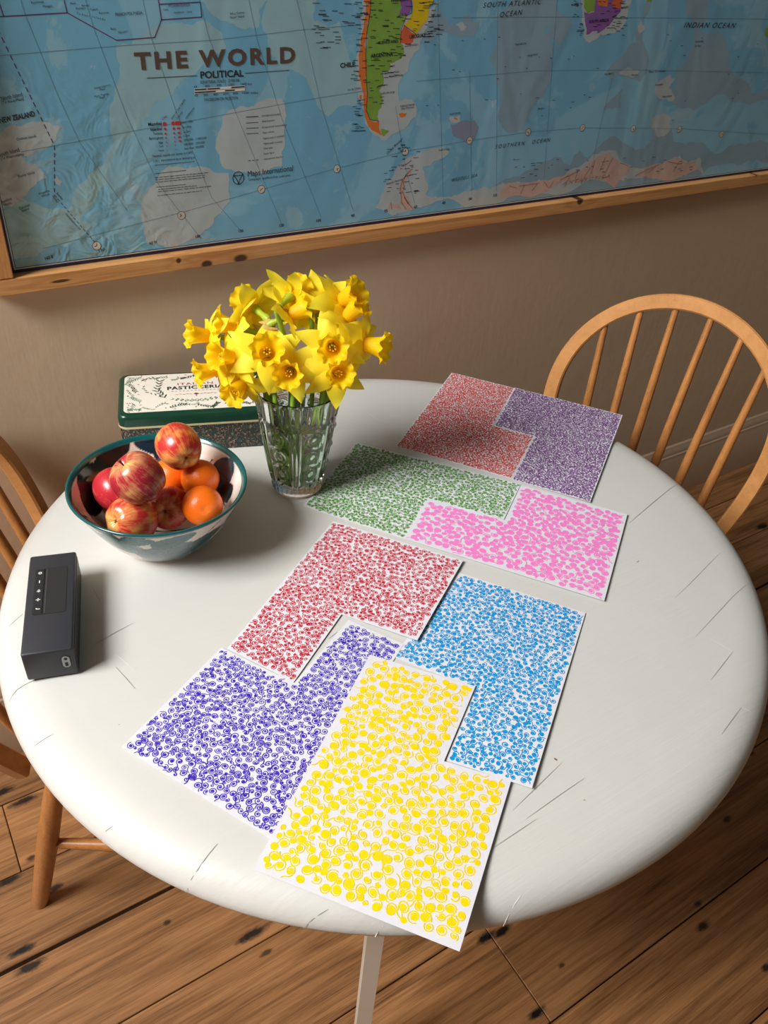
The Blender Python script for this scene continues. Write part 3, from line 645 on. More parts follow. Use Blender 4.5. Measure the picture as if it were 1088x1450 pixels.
# place names
for s, a, b, h, kw in [
    ('NEW ZEALAND', (0.5, 174.5), (50, 164), 7.2, dict(bold=.028)), ('North Island', (2.5, 142.5), (32, 136), 5.8, {}), ('(Te Ika-a-Maui)', (3, 147.5), (34, 141.5), 4.2, {}), ('South Island', (-1, 222), (28, 214.5), 5.8, {}), ('(Te Waipounamu)', (1.5, 226.5), (34, 219.5), 4.2, {}),
    ('Chatham Islands', (24, 199), (51.5, 194), 3.6, {}), ('Bounty Islands', (26, 251.5), (49.5, 245.5), 3.8, {}), ('Antipodes', (55, 276), (70.5, 271), 3.4, {}), ('Islands', (59.5, 279), (70.5, 276), 3.4, {}), ('Auckland', (3, 287.5), (16.5, 282.5), 3.4, {}), ('Islands', (6, 291.5), (16.5, 288.5), 3.4, {}), ('Campbell', (28, 297), (42.5, 291.5), 3.4, {}), ('Island', (32, 300), (41.5, 296.5), 3.4, {}),
    ('Rapa', (157, 42.5), (164, 41.5), 3, {}), ('Marotiri', (168, 47.5), (180.5, 45.5), 3, {}), ('FRENCH POLYNESIA', (163.5, 23), (202, 20), 4.6, {}), ('Tubuai', (128, 15.5), (138.5, 13.8), 3, {}), ('Rimatara', (108, 13.5), (121, 12.4), 3, {}), ('Raivavae', (140.5, 20), (154, 18.6), 3, {}), ('Tubuai Islands', (108.5, 20), (149, 29), 3.2, dict(shear=.2, spacing=1.6)), ('Maria', (99.5, 6.6), (107.5, 5.6), 3, {}), ('Rurutu', (116, 9.3), (126, 8.2), 3, {}),
    ('Rarotonga', (44.5, 5.2), (62, 3.6), 3.2, {}), ('Mangaia', (61, 10.6), (74.5, 9.6), 3.2, {}), ('PITCAIRN ISLANDS', (239, 10.6), (269, 8.4), 4, dict(mat=MAP_PURP)), ('Henderson', (246.5, 19.2), (260.5, 17.8), 2.8, {}), ('Oeno', (231.5, 15.2), (238.5, 14.6), 2.8, {}), ('Ducie', (265, 18), (272, 17.4), 2.8, {}),
    ('Ernest Legouve', (134, 126.5), (156, 121.2), 3.2, {}), ('Reef', (142, 128.4), (149, 126.8), 3, {}), ('Maria Theresa', (134, 138.5), (154, 133.6), 3.2, {}), ('Reef', (141.5, 140.2), (148.5, 138.6), 3, {}),
    ('Sala y Gomez', (325.5, 20.6), (346, 18.8), 3, {}), ('Easter Island', (326, 26), (345.5, 24.2), 3, {}),
    ('CHILE', (481.8, 96), (502.5, 93.8), 6.4, dict(bold=.028)), ('ARGENTINA', (524.8, 82), (556.5, 79), 5.4, dict(bold=.028)), ('BUENOS AIRES', (536, 62.6), (563.5, 60), 4, dict(bold=.02)), ('URUGUAY', (580, 54.8), (602.5, 51.6), 5, dict(bold=.028)), ('PARAGUAY', (554, 2.6), (580, .6), 4.6, dict(bold=.028)), ('MONTEVIDEO', (576.5, 66.4), (592, 64.2), 2.8, {}),
    ('SOUTH ATLANTIC', (684, 11), (766.5, 5.6), 7.2, dict(shear=.3, spacing=1.25)), ('OCEAN', (708, 24.4), (739.5, 20.6), 7.2, dict(shear=.3, spacing=1.25)),
    ('SOUTHERN   OCEAN', (701, 210.6), (779, 200.4), 5.4, dict(shear=.3, spacing=1.5)), ('INDIAN OCEAN', (968, 39), (1041, 39.6), 7.4, dict(shear=.3, spacing=1.25)), ('WEDDELL SEA', (639.5, 257.4), (675.5, 250.2), 4.4, dict(shear=.3, spacing=1.2)), ('ANTARCTICA', (796.5, 262), (863, 251.4), 5, dict(shear=.3, spacing=1.5, mat=MAP_ROSE)),
    ('SOUTH AFRICA', (834, 32.6), (862, 30.2), 4, dict(bold=.028)), ('CAPE TOWN', (816.5, 45.2), (827.5, 44), 2.8, dict(bold=.02)), ('MAPUTO', (879.5, 12.6), (890, 11.2), 3, dict(bold=.02)), ('Drake Passage', (548.5, 219), (570.5, 197), 3.6, dict(shear=.2)), ('Falkland Islands', (567, 152), (587, 148.8), 3, {}), ('(Islas Malvinas)', (568, 155.4), (586, 152.6), 3, {}),
    ('South Orkney', (621, 214), (636.5, 212), 3, {}), ('South Georgia', (637, 163), (652, 160.6), 3, {}), ('Antarctic Peninsula', (547, 262), (570, 255), 3, dict(shear=.15)), ('Isla de Chiloe', (492.5, 128.6), (511, 125.6), 3, {}), ('Peninsula Valdes', (551.5, 110), (570.5, 107), 3, {}), ('Golfo San Matias', (545, 105), (565, 102.4), 3, {}), ('Golfo San Jorge', (539, 134), (559, 131), 3, {}),
    ('Gough Island', (747, 80), (761, 78), 3, {}), ('Tristan da Cunha', (729, 64.6), (745, 62.4), 3, {}), ('Bouvet', (762, 155.4), (770.5, 154), 3, {}), ('Prince Edward', (856, 106.6), (868, 105), 3, {}), ('Marion', (894, 108), (903.5, 106.8), 3, {}), ('Iles Crozet', (919, 103), (942, 101.6), 3, {}), ('Kerguelen', (928, 121.6), (938.5, 120.4), 3, {}), ('Amsterdam', (984, 60.4), (996, 59.4), 3, {}), ('St Paul', (984, 66.6), (992, 66), 3, {}), ('Heard Island', (938, 138.4), (951, 137), 3, {}),
    ('180', (124+17, 357.5), (149, 354.5), 4, {}), ('165 E', (64.5, 368), (75.5, 364.8), 4, dict(bold=.02)), ('165 W', (211.5, 346.4), (222.5, 344), 3.6, dict(bold=.02)), ('150', (277, 337), (283.5, 335.8), 3.6, dict(bold=.02)), ('135', (338, 329.2), (344.5, 328), 3.6, dict(bold=.02)), ('120', (395.5, 321.4), (402, 320.2), 3.6, dict(bold=.02)), ('105', (448, 314.4), (454.5, 313.2), 3.6, dict(bold=.02)), ('90', (497, 307.4), (502, 306.4), 3.6, dict(bold=.02)), ('75', (544, 300.8), (549, 299.8), 3.6, dict(bold=.02)), ('60', (586, 294.8), (590.5, 294), 3.6, dict(bold=.02)), ('45', (626, 289.2), (630.5, 288.4), 3.4, dict(bold=.02)), ('30', (663.5, 283.6), (668, 282.8), 3.4, dict(bold=.02)), ('15', (699, 278.4), (703.5, 277.6), 3.4, dict(bold=.02)),
    ('Monday', (74, 278), (81, 287.5), 3, {}), ('Sunday', (79.5, 274), (87.5, 283), 3, {}), ('International Date Line', (92.5, 303.5), (113, 326), 2.6, {})]:
    map_text(s, a, b, h, **kw)
# the densest names are too small to read: short ink dashes
rl = random.Random(8); L = []
for _ in range(190):
    q = (rl.uniform(520, 575), rl.uniform(3, 150))
    if rl.random() < 0.4: q = (rl.uniform(496, 516), rl.uniform(2, 190))
    if rl.random() < 0.2: q = (rl.uniform(583, 622), rl.uniform(2, 60))
    if q[0] > 560 and q[1] > 85: continue
    if q[0] > 542 and q[1] > 115: continue
    a = np.array(W(*q)); ln = rl.uniform(0.004, 0.013); L.append([tuple(a), (a[0]+ln, a[1])])
for _ in range(60):
    q = (rl.choice([rl.uniform(808, 826), rl.uniform(834, 880), rl.uniform(866, 884)]), rl.uniform(1, 50)); a = np.array(W(*q)); L.append([tuple(a), (a[0]+rl.uniform(.004, .011), a[1])])
for _ in range(46):
    q = (rl.uniform(542, 590), rl.uniform(205, 275)); a = np.array(W(*q)); L.append([tuple(a), (a[0]+rl.uniform(.004, .012), a[1])])
for _ in range(46):
    q = (rl.uniform(720, 990), rl.uniform(222, 255)); a = np.array(W(*q)); L.append([tuple(a), (a[0]+rl.uniform(.004, .012), a[1])])
for _ in range(34):
    q = (rl.uniform(440, 512), rl.uniform(4, 70)); a = np.array(W(*q)); L.append([tuple(a), (a[0]+rl.uniform(.006, .014), a[1])])
for _ in range(40):
    q = (rl.uniform(600, 1080), rl.uniform(40, 175)); a = np.array(W(*q)); L.append([tuple(a), (a[0]+rl.uniform(.003, .007), a[1])])
o = strips('place_name_marks', L, 0.0008, MAP_INK, 15); o['kind'] = 'stuff'

# ------------------------------------------------------------------ biscuit tin
GREEN_T = plain('tin_green', srgb(18, 58, 42), 0.25, 0.5); CREAM_T = plain('tin_cream', srgb(232, 226, 214), 0.3, 0.5, var=0.02)
m = NT('tin_body_print'); p = m.co()
vz = m.n('ShaderNodeTexVoronoi', {'Vector': m.scale(p, (1, 1, 1.6)), 'Scale': 130.0}, feature='DISTANCE_TO_EDGE').outputs[0]
nn = m.noise(p, 150, 3, 0.6, 2.5)
col = m.mix(m.rng(nn, 0.56, 0.62), srgb(22, 40, 38), srgb(176, 134, 104)); col = m.mix(m.rng(m.noise(m.vmath('ADD', p, (1, 2, 3)), 190, 3, 0.6, 2), 0.6, 0.66), col, srgb(58, 92, 84))
TINB = m.base(col, 0.35, 0.5)
tin_ang = -0.33
TL, TD, TH = 0.250, 0.142, 0.070
tin = empty('biscuit_tin', (0.263, -0.139, T+0.0004), tin_ang); tin.scale = (1, 1, 1.09)        # front-left corner
tag(tin, 'dark green biscuit tin with leafy cream lid, standing against the wall', 'tin')
def rrect(x0, x1, y0, y1, r, n=8):
    out = []
    for cx, cy, a0 in ((x1-r, y1-r, 0), (x0+r, y1-r, 90), (x0+r, y0+r, 180), (x1-r, y0+r, 270)):
        for i in range(n+1):
            a = math.radians(a0+90*i/n); out.append((cx+r*math.cos(a), cy+r*math.sin(a)))
    return out
def loft(name, rings, mat, parent, cap=(True, True), deg=35):
    k = len(rings[0]); V = [p for r in rings for p in r]; Fc = []
    for i in range(len(rings)-1):
        for j in range(k): Fc.append((i*k+j, i*k+(j+1) % k, (i+1)*k+(j+1) % k, (i+1)*k+j))
    if cap[0]: Fc.append(tuple(range(k-1, -1, -1)))
    if cap[1]: Fc.append(tuple(range((len(rings)-1)*k, len(rings)*k)))
    o = mesh_obj(name, V, Fc, mat, parent); auto_smooth(o, deg); return o
def rr3(inset, z, r=0.016): return [(x, y, z) for x, y in rrect(inset, TL-inset, inset, TD-inset, max(0.002, r-inset))]
loft('tin_body', [rr3(.003, 0), rr3(.0022, .0015), rr3(.0022, .050)], TINB, tin)
loft('lid_rim', [rr3(.0018, .0445), rr3(0, .0455), rr3(0, .0475), rr3(.0006, .0485)], plain('tin_gold', srgb(206, 190, 150), 0.35, 0.5, 0.4), tin)
lid = loft('lid', [rr3(.0008, .0485), rr3(.0006, .0600), rr3(.0018, .0640), rr3(.0045, .0662), rr3(.0085, .0668), rr3(.0100, .0672)], GREEN_T, tin)
pan = [(x, y, .0676) for x, y in rrect(.0105, TL-.0105, .0105, TD-.0105, .010)]
loft('lid_panel', [[(x, y, .0670) for x, y, z in pan], pan], CREAM_T, lid)
rt = random.Random(21)
def leafset(name, leaves, mat, z=.0679):
    V, Fc = [], []
    for (x, y, a, l, wd) in leaves:
        k = len(V); ca, sa = math.cos(a), math.sin(a)
        for (u, v) in ((0, 0), (.3, .5), (.65, .42), (1, 0), (.65, -.42), (.3, -.5)): V.append((x+ca*u*l-sa*v*wd, y+sa*u*l+ca*v*wd, z))
        Fc.append(tuple(range(k, k+6)))
    o = mesh_obj(name, V, Fc, mat, lid); o['kind'] = 'stuff'; return o
dark, mid = [], []
def sprig(pts, n, ln, wd, dst, both=True):
    P2 = [np.array(q, float) for q in pts]
    for i in range(n):
        t = i/(n-1)*(len(P2)-1); k = min(int(t), len(P2)-2); q = P2[k]+(P2[k+1]-P2[k])*(t-k); d = P2[k+1]-P2[k]; a = math.atan2(d[1], d[0])
        for sg in ((1, -1) if both else (rt.choice((1, -1)),)): dst.append((q[0], q[1], a+sg*rt.uniform(.5, .9), ln*rt.uniform(.7, 1.2), wd))
        dst.append((q[0]-d[0]*.02, q[1]-d[1]*.02, a, 0.004, 0.0007))
X0, X1, Y0, Y1 = .016, TL-.016, .016, TD-.016
def border(u):                                    # walk around the panel
    per = 2*(X1-X0+Y1-Y0); s = u*per
    for (ax, ay, bx, by) in ((X0, Y0, X1, Y0), (X1, Y0, X1, Y1), (X1, Y1, X0, Y1), (X0, Y1, X0, Y0)):
        L_ = math.hypot(bx-ax, by-ay)
        if s <= L_: return ax+(bx-ax)*s/L_, ay+(by-ay)*s/L_, math.atan2(by-ay, bx-ax)
        s -= L_
    return X0, Y0, 0
for i in range(30):
    x, y, a = border(i/30); ii = a+math.pi/2
    a2 = a+rt.uniform(-.5, .7); b = (x+math.cos(ii)*rt.uniform(-.002, .010), y+math.sin(ii)*rt.uniform(-.002, .010)); l = rt.uniform(.014, .026)
    c = (b[0]+math.cos(a2)*l*.55, b[1]+math.sin(a2)*l*.55); e = (c[0]+math.cos(a2+rt.uniform(-.6, .6))*l*.5, c[1]+math.sin(a2+rt.uniform(-.6, .6))*l*.5)
    e = (min(max(e[0], .014), TL-.014), min(max(e[1], .014), TD-.014))
    sprig([b, c, e], 7, .0062, .0016, dark if rt.random() < .62 else mid, rt.random() < .7)
CXL, CYL = TL*.5, TD*.52
for sg in (1, -1):
    sprig([(CXL-sg*.050, CYL-.020), (CXL-sg*.062, CYL+.002), (CXL-sg*.058, CYL+.032)], 8, .011, .0024, dark)
    sprig([(CXL-sg*.050, CYL-.022), (CXL-sg*.074, CYL-.006), (CXL-sg*.084, CYL+.016)], 8, .007, .0018, dark, False)
    sprig([(CXL-sg*.034, CYL-.030), (CXL-sg*.012, CYL-.036), (CXL+sg*.012, CYL-.034), (CXL+sg*.036, CYL-.028)], 10, .007, .0018, mid)
for _ in range(70):
    x, y, a = border(rt.random()); dark.append((min(max(x+rt.uniform(-.002, .016)*(1 if x < TL/2 else -1), .014), TL-.016), min(max(y+rt.uniform(-.002, .016)*(1 if y < TD/2 else -1), .014), TD-.016), rt.uniform(0, 6.28), .0048, .0014))
leafset('leaf_print', dark, plain('tin_leaf_dark', srgb(32, 62, 52), 0.35)); leafset('leaf_print', mid, plain('tin_leaf_mid', srgb(126, 152, 130), 0.35), .0678)
def lidfn(o): o.parent = lid; return o
TINK = plain('tin_ink', srgb(40, 52, 50), 0.35); TRED = plain('tin_rose', srgb(170, 96, 100), 0.35)
text_on('lettering', 'ITALIAN', (CXL-.029, CYL+.017, .0680), (1, 0, 0), (0, 1, 0), .058, .0072, TRED, lidfn, 0.012, 0, 1.2)
text_on('lettering', 'PASTICCERIA', (CXL-.046, CYL+.003, .0680), (1, 0, 0), (0, 1, 0), .092, .0098, TINK, lidfn, 0.03, 0, 1.1)
strips_l = [(CXL-.040+i*.0062, CYL-.003, 0, .0045, .0010) for i in range(13)]
leafset('small_print', strips_l, TINK, .0680)
leafset('ornament', [(CXL, CYL-.016, a, .006, .0024) for a in (0.5, 1.1, 1.57, 2.0, 2.6, 4.7)] + [(CXL+s*(.006+i*.0055), CYL-.015+.0012*(i % 2), 0.2 if s > 0 else 2.9, .006, .0014) for s in (1, -1) for i in range(5)], TRED, .0680)

# ------------------------------------------------------------------ speaker
SPK = empty('bluetooth_speaker', (0, 0, 0))
tag(SPK, 'small black rectangular wireless speaker lying on the table by its edge', 'speaker')
SH = 0.045; q0 = on_table(28.5, 929, SH)[:2]; q1 = on_table(42.5, 788, SH)[:2]          # left edge of the top (near, far)
sang = math.atan2(q1[1]-q0[1], q1[0]-q0[0]) ; SL, SWD = float(np.hypot(*(q1-q0))), 0.056
SPK.location = (q0[0], q0[1], T+0.0005); SPK.rotation_euler = (0, 0, sang)  # local x along length, local -y to the right
SBLK = plain('speaker_black', srgb(47, 49, 55), 0.42, 0.45, var=0.06, vscale=14); SRUB = plain('speaker_rubber', srgb(34, 37, 40), 0.5, 0.4); SGLOSS = plain('speaker_panel', srgb(40, 44, 46), 0.32, 0.5)
SWHT = plain('speaker_icon', srgb(226, 226, 224), 0.5)
sb = box('body', 0, SL, -SWD, 0, 0.0015, SH, SBLK, SPK, 0.0028, 3)
m = NT('speaker_grille'); p = m.co()
vv = m.n('ShaderNodeTexVoronoi', {'Vector': p, 'Scale': 520.0}).outputs[0]
GRI = m.base(m.mix(m.rng(vv, 0.25, 0.4), (0.003, 0.003, 0.003, 1), srgb(26, 27, 28)), 0.45, 0.5)
box('grille', 0.005, SL-0.005, -SWD-0.0008, -SWD+0.004, 0.005, SH-0.0045, GRI, SPK, 0.0006, 1)
box('grille', 0.005, SL-0.005, -0.004, 0.0008, 0.005, SH-0.0045, GRI, SPK, 0.0006, 1)
box('foot', 0.01, SL-0.01, -SWD+0.008, -0.008, 0.0, 0.002, SRUB, SPK)
ct = loft('control_panel', [[(x, y, SH-0.0004) for x, y in rrect(.062, .145, -.0465, -.0085, .003, 4)], [(x, y, SH+.0004) for x, y in rrect(.062, .145, -.0465, -.0085, .003, 4)]], SGLOSS, SPK)
for i in range(5):
    x = .0635+i*.0162
    bt = box('button', x, x+.0152, -.0200, -.0098, SH+.0002, SH+.0013, SRUB, SPK, 0.0006, 1)
    cx, cy, z = x+.0076, -.0145, SH+.00145
    def bar(ax, ay, bx, by, wd=.0011):
        d = Vector((bx-ax, by-ay)).normalized(); s = Vector((-d.y, d.x))*wd/2
        return [(ax-s.x, ay-s.y, z), (bx-s.x, by-s.y, z), (bx+s.x, by+s.y, z), (ax+s.x, ay+s.y, z)]
    bars = {0: [bar(cx-.0002, cy-.003, cx-.0002, cy+.001), bar(cx, cy+.001, cx+.0016, cy+.001, .0018)],
            1: [bar(cx-.0026, cy, cx+.0026, cy), bar(cx, cy-.0026, cx, cy+.0026)],
            2: [bar(cx-.0030, cy, cx+.0022, cy), bar(cx-.0016, cy-.0018, cx+.0018, cy+.0008), bar(cx-.0016, cy+.0020, cx+.0018, cy-.0010)],
            3: [bar(cx-.0024, cy, cx+.0024, cy)],
            4: [bar(cx+.0018*math.cos(k*math.pi/3), cy+.0018*math.sin(k*math.pi/3), cx+.0018*math.cos((k+1)*math.pi/3), cy+.0018*math.sin((k+1)*math.pi/3), .0012) for k in range(6)]}[i]
    V = [q for b in bars for q in b]
    bi = mesh_obj('button_icon', V, [tuple(range(4*k, 4*k+4)) for k in range(len(bars))], SWHT); bi.parent = bt
box('panel_seam', .064, .143, -.0228, -.0222, SH+.0003, SH+.0006, plain('speaker_seam', srgb(84, 88, 92), 0.3), SPK)
# connector plate on the end facing the room
pl = loft('port_plate', [[(-.0002, y, z) for y, z in rrect(-.0500, -.0415, .016, .034, .0042, 6)], [(-.0009, y, z) for y, z in rrect(-.0500, -.0415, .016, .034, .0042, 6)]], plain('port_grey', srgb(150, 150, 150), 0.4, 0.5, 0.5), SPK)
pb = loft('port_surround', [[(.0002, y, z) for y, z in rrect(-.0512, -.0403, .0148, .0352, .0052, 6)], [(-.0004, y, z) for y, z in rrect(-.0512, -.0403, .0148, .0352, .0052, 6)]], SRUB, SPK)
HOLE = plain('port_hole', (0.004, 0.004, 0.004, 1), 0.6)
loft('socket', [[(-.0008, -.0458+.0019*math.cos(a*math.pi/8), .0302+.0019*math.sin(a*math.pi/8)) for a in range(16)], [(-.0012, -.0458+.0019*math.cos(a*math.pi/8), .0302+.0019*math.sin(a*math.pi/8)) for a in range(16)]], HOLE, SPK)
box('usb_socket', -.0012, -.0006, -.0475, -.0441, .0185, .0245, HOLE, SPK)

# ------------------------------------------------------------------ painted bowl (pattern as vertex colours)
BC = (0.252, -0.364); BR, BH = 0.1185, 0.101
def bowl_r(z): return 0.046+(BR-0.046)*max(0, (z)/BH)**0.62
outer = [(0.030, 0.003), (0.040, 0.003), (0.043, 0.0), (0.0475, 0.0), (0.0485, 0.004)] + [(bowl_r(z)+0.0, z) for z in np.linspace(0.0075, BH-0.004, 46)]
rim_p = [(BR+0.0004, BH-0.0022), (BR+0.0002, BH-0.0005), (BR-0.0012, BH+0.0004), (BR-0.0030, BH), (BR-0.0044, BH-0.0016)]
inner = [(bowl_r(max(0.0075, z))-0.0052, z) for z in np.linspace(BH-0.004, 0.0135, 44)] + [(0.036, 0.0125), (0.02, 0.0118), (0.0006, 0.0116)]
bprof = [(0.0006, 0.003)] + outer + rim_p + inner
NB = 420
v, f = lathe(bprof, NB)
m = NT('bowl_glaze'); at = m.n('ShaderNodeVertexColor', layer_name='paint')
nz = m.noise(m.scale(m.co(), (1, 1, 0.4)), 130, 3, 0.6)
bcol = m.mix(m.rng(nz, 0.3, 0.75, 0.0, 0.22), at.outputs[0], (0.85, 0.85, 0.82, 1), 'MULTIPLY')
m.base(bcol, 0.12, 0.55); m.b.inputs['Coat Weight'].default_value = 0.3; BOWLM = m.m
bowl = mesh_obj('fruit_bowl', v, f, BOWLM); auto_smooth(bowl, 60); bowl.location = (BC[0], BC[1], T+0.0003)
tag(bowl, 'white ceramic bowl painted with dark teal leaves, holding apples and mandarins', 'bowl')
Varr = np.array(v); az = np.arctan2(Varr[:, 1], Varr[:, 0]); zz = Varr[:, 2]; pidx = np.repeat(np.arange(len(bprof)), NB)
WHT = np.array(srgb(233, 222, 210)[:3]); col = np.tile(WHT, (len(v), 1))
camaz = math.atan2(CAM[1]-BC[1], CAM[0]-BC[0])
isin = pidx >= 1+len(outer)+len(rim_p)-1; isrim = (pidx >= 1+len(outer)-2) & (pidx < 1+len(outer)+len(rim_p)+1)
rgb_ = np.random.default_rng(4); wob = 0.02*np.sin(az*23+zz*300)+0.015*np.sin(az*41-zz*500)
def petal(mask, a0, zc, la_, lz, rot, colr, alpha=1.0):
    da = (az-a0+math.pi) % (2*math.pi)-math.pi; x = da*0.095; y = zz-zc
    c_, s_ = math.cos(rot), math.sin(rot); xr = c_*x+s_*y; yr = -s_*x+c_*y
    d = (xr/la_)**2+(yr/lz)**2*np.clip(1+0.5*xr/la_, 0.5, 1.5)+wob
    k = (np.clip((1.04-d)/0.08, 0, 1)*alpha*mask)[:, None]
    edge = (d > .86) & (d < 1.0) & mask; inn = (d < .86) & mask
    vein = (np.abs(yr) < 0.0008) & (np.abs(xr) < la_*.85) & mask
    col[:] = col*(1-k)+np.array(srgb(*colr)[:3])*k
    col[edge] = col[edge]*0.72; sh_ = (1+.22*xr/la_)[:, None]; col[inn] = (col*sh_)[inn]
    if lz > 0.006: col[vein] = col[vein]*0.55
def stroke(mask, a0, z0, a1, z1, bend, colr, wd=0.0009):
    for t in np.linspace(0, 1, 60):
        a = a0+(a1-a0)*t; z = z0+(z1-z0)*t+bend*math.sin(math.pi*t); da = (az-a+math.pi) % (2*math.pi)-math.pi
        col[(np.hypot(da*0.1, zz-z) < wd) & mask] = srgb(*colr)[:3]
out_m = ~isin; R_ = math.radians
TEAL, TEAL2, GREY = (18, 76, 80), (36, 98, 98), (72, 102, 108)
# outside, angles measured from the direction of the camera (+ = to the right as seen)
def oa(d): return camaz+R_(d)
for _a, _z, _w, _h, _r, _c in ((-62, .080, .022, .011, -.7, (80, 116, 120)), (-30, .060, .026, .014, -.35, (84, 122, 126)), (4, .050, .028, .015, .25, (74, 108, 114)), (30, .052, .026, .012, .35, (52, 90, 96))): petal(out_m, oa(_a), _z+.006, _w, _h, _r, _c)
petal(out_m, oa(-8), 0.046, .030, .020, .25, GREY); petal(out_m, oa(14), 0.042, .030, .017, .0, GREY); petal(out_m, oa(5), 0.078, .027, .013, .35, (48, 100, 104)); petal(out_m, oa(-18), 0.084, .019, .011, .1, TEAL2)
petal(out_m, oa(-36), 0.062, .027, .017, -.5, (70, 120, 124)); petal(out_m, oa(-40), 0.092, .022, .0085, -.55, TEAL); petal(out_m, oa(30), 0.044, .024, .011, .25, (52, 92, 98)); petal(out_m, oa(38), 0.052, .024, .010, .5, TEAL)
petal(out_m, oa(-58), 0.080, .022, .012, -.6, (86, 124, 128)); petal(out_m, oa(68), 0.078, .030, .016, .55, (52, 96, 98)); petal(out_m, oa(0), .022, .045, .010, 0, GREY); petal(out_m, oa(40), 0.028, .03, .012, .2, (60, 98, 102))
stroke(out_m, oa(26), .058, oa(40), .088, .004, (40, 36, 36)); stroke(out_m, oa(33), .064, oa(52), .082, -.004, (40, 36, 36))
for k, d in enumerate((110, 150, 190, 230, 265)):
    petal(out_m, oa(d), .055+.012*(k % 2), .034, .019, .4*(-1)**k, TEAL if k % 2 else GREY); petal(out_m, oa(d+14), .072, .022, .011, -.3, TEAL2)
# inside: far side is seen (camera direction + 180), + = to the right on the far wall
def ia(d): return camaz+math.pi-R_(d)
petal(isin, ia(-62), .062, .036, .040, .9, (20, 34, 34)); petal(isin, ia(-40), .085, .040, .014, -.35, (18, 40, 40)); petal(isin, ia(-80), .045, .03, .04, .2, (16, 26, 28))
petal(isin, ia(0), .092, .024, .016, .2, (16, 44, 60)); petal(isin, ia(10), .074, .02, .018, .5, (18, 40, 52))
petal(isin, ia(66), .070, .023, .025, .0, (14, 66, 92)); petal(isin, ia(82), .048, .020, .026, .2, (14, 38, 44)); petal(isin, ia(92), .026, .022, .014, .2, (20, 58, 64)); petal(isin, ia(48), .040, .022, .018, -.4, (16, 40, 44))
stroke(isin, ia(34), .060, ia(36), .095, .003, (44, 40, 40)); stroke(isin, ia(40), .056, ia(50), .080, -.002, (44, 40, 40)); stroke(isin, ia(-26), .06, ia(-24), .09, 0, (44, 40, 40)); stroke(isin, ia(-104), .07, ia(-118), .09, .003, (30, 36, 36), .0016)
for d in (130, 165, 200, 235): petal(isin, ia(d), .06, .03, .022, .5, TEAL)
col[isrim] = srgb(14, 84, 86)[:3]
col += rgb_.normal(size=(len(v), 1))*0.0
ca_ = bowl.data.color_attributes.new('paint', 'FLOAT_COLOR', 'POINT')
ca_.data.foreach_set('color', np.c_[np.clip(col, 0, 1), np.ones(len(v))].astype(np.float32).ravel())

# ------------------------------------------------------------------ fruit
def apple_mat(name, seed, redness, red, yel):
    m = NT(name); p = m.co(); nrm = m.vmath('NORMALIZE', p); sp = m.n('ShaderNodeSeparateXYZ', {0: nrm})
    flat = m.n('ShaderNodeCombineXYZ', {0: sp.outputs[0], 1: sp.outputs[1], 2: m.math('MULTIPLY', sp.outputs[2], 0.10)}).outputs[0]
    flat = m.vmath('ADD', m.vmath('NORMALIZE', flat), (seed*3.1, seed*1.7, seed))
    st = m.noise(flat, 9.0, 5, 0.7, 0.2); big = m.noise(m.vmath('ADD', nrm, (seed*2.3, seed, 0)), 1.5, 2); fine = m.noise(p, 420, 2)
    fac = m.math('ADD', m.math('MULTIPLY', m.math('SUBTRACT', st, 0.5), 1.6), m.math('ADD', m.math('MULTIPLY', m.math('SUBTRACT', big, 0.5), 2.4), redness))
    fac = m.math('SUBTRACT', fac, m.rng(sp.outputs[2], 0.72, 1.0, 0, 0.45)); fac = m.math('SUBTRACT', fac, m.rng(sp.outputs[2], -0.75, -1.0, 0, 0.55))
    col = m.mix(m.math('MAXIMUM', m.math('MINIMUM', fac, 1.0), 0.0), yel, red)
    col = m.mix(m.rng(fine, 0.68, 0.72, 0, 0.35), col, srgb(236, 190, 140))
    m.base(col, 0.26, 0.5); m.b.inputs['Subsurface Weight'].default_value = 0.06; m.b.inputs['Subsurface Radius'].default_value = (0.01, 0.004, 0.002); m.b.inputs['Subsurface Scale'].default_value = 0.5
    return m.m
APROF = [(0.0, .60), (.05, .605), (.12, .66), (.22, .80), (.34, .885), (.50, .91), (.68, .84), (.84, .68), (.95, .44), (1.0, .15), (.99, -.12), (.93, -.38), (.83, -.60), (.69, -.77), (.53, -.87), (.38, -.90), (.26, -.87), (.16, -.79), (.08, -.74), (0.0, -.73)]
STEM = plain('apple_stem', srgb(78, 52, 30), 0.7); CALYX = plain('apple_calyx', srgb(70, 58, 40), 0.8)
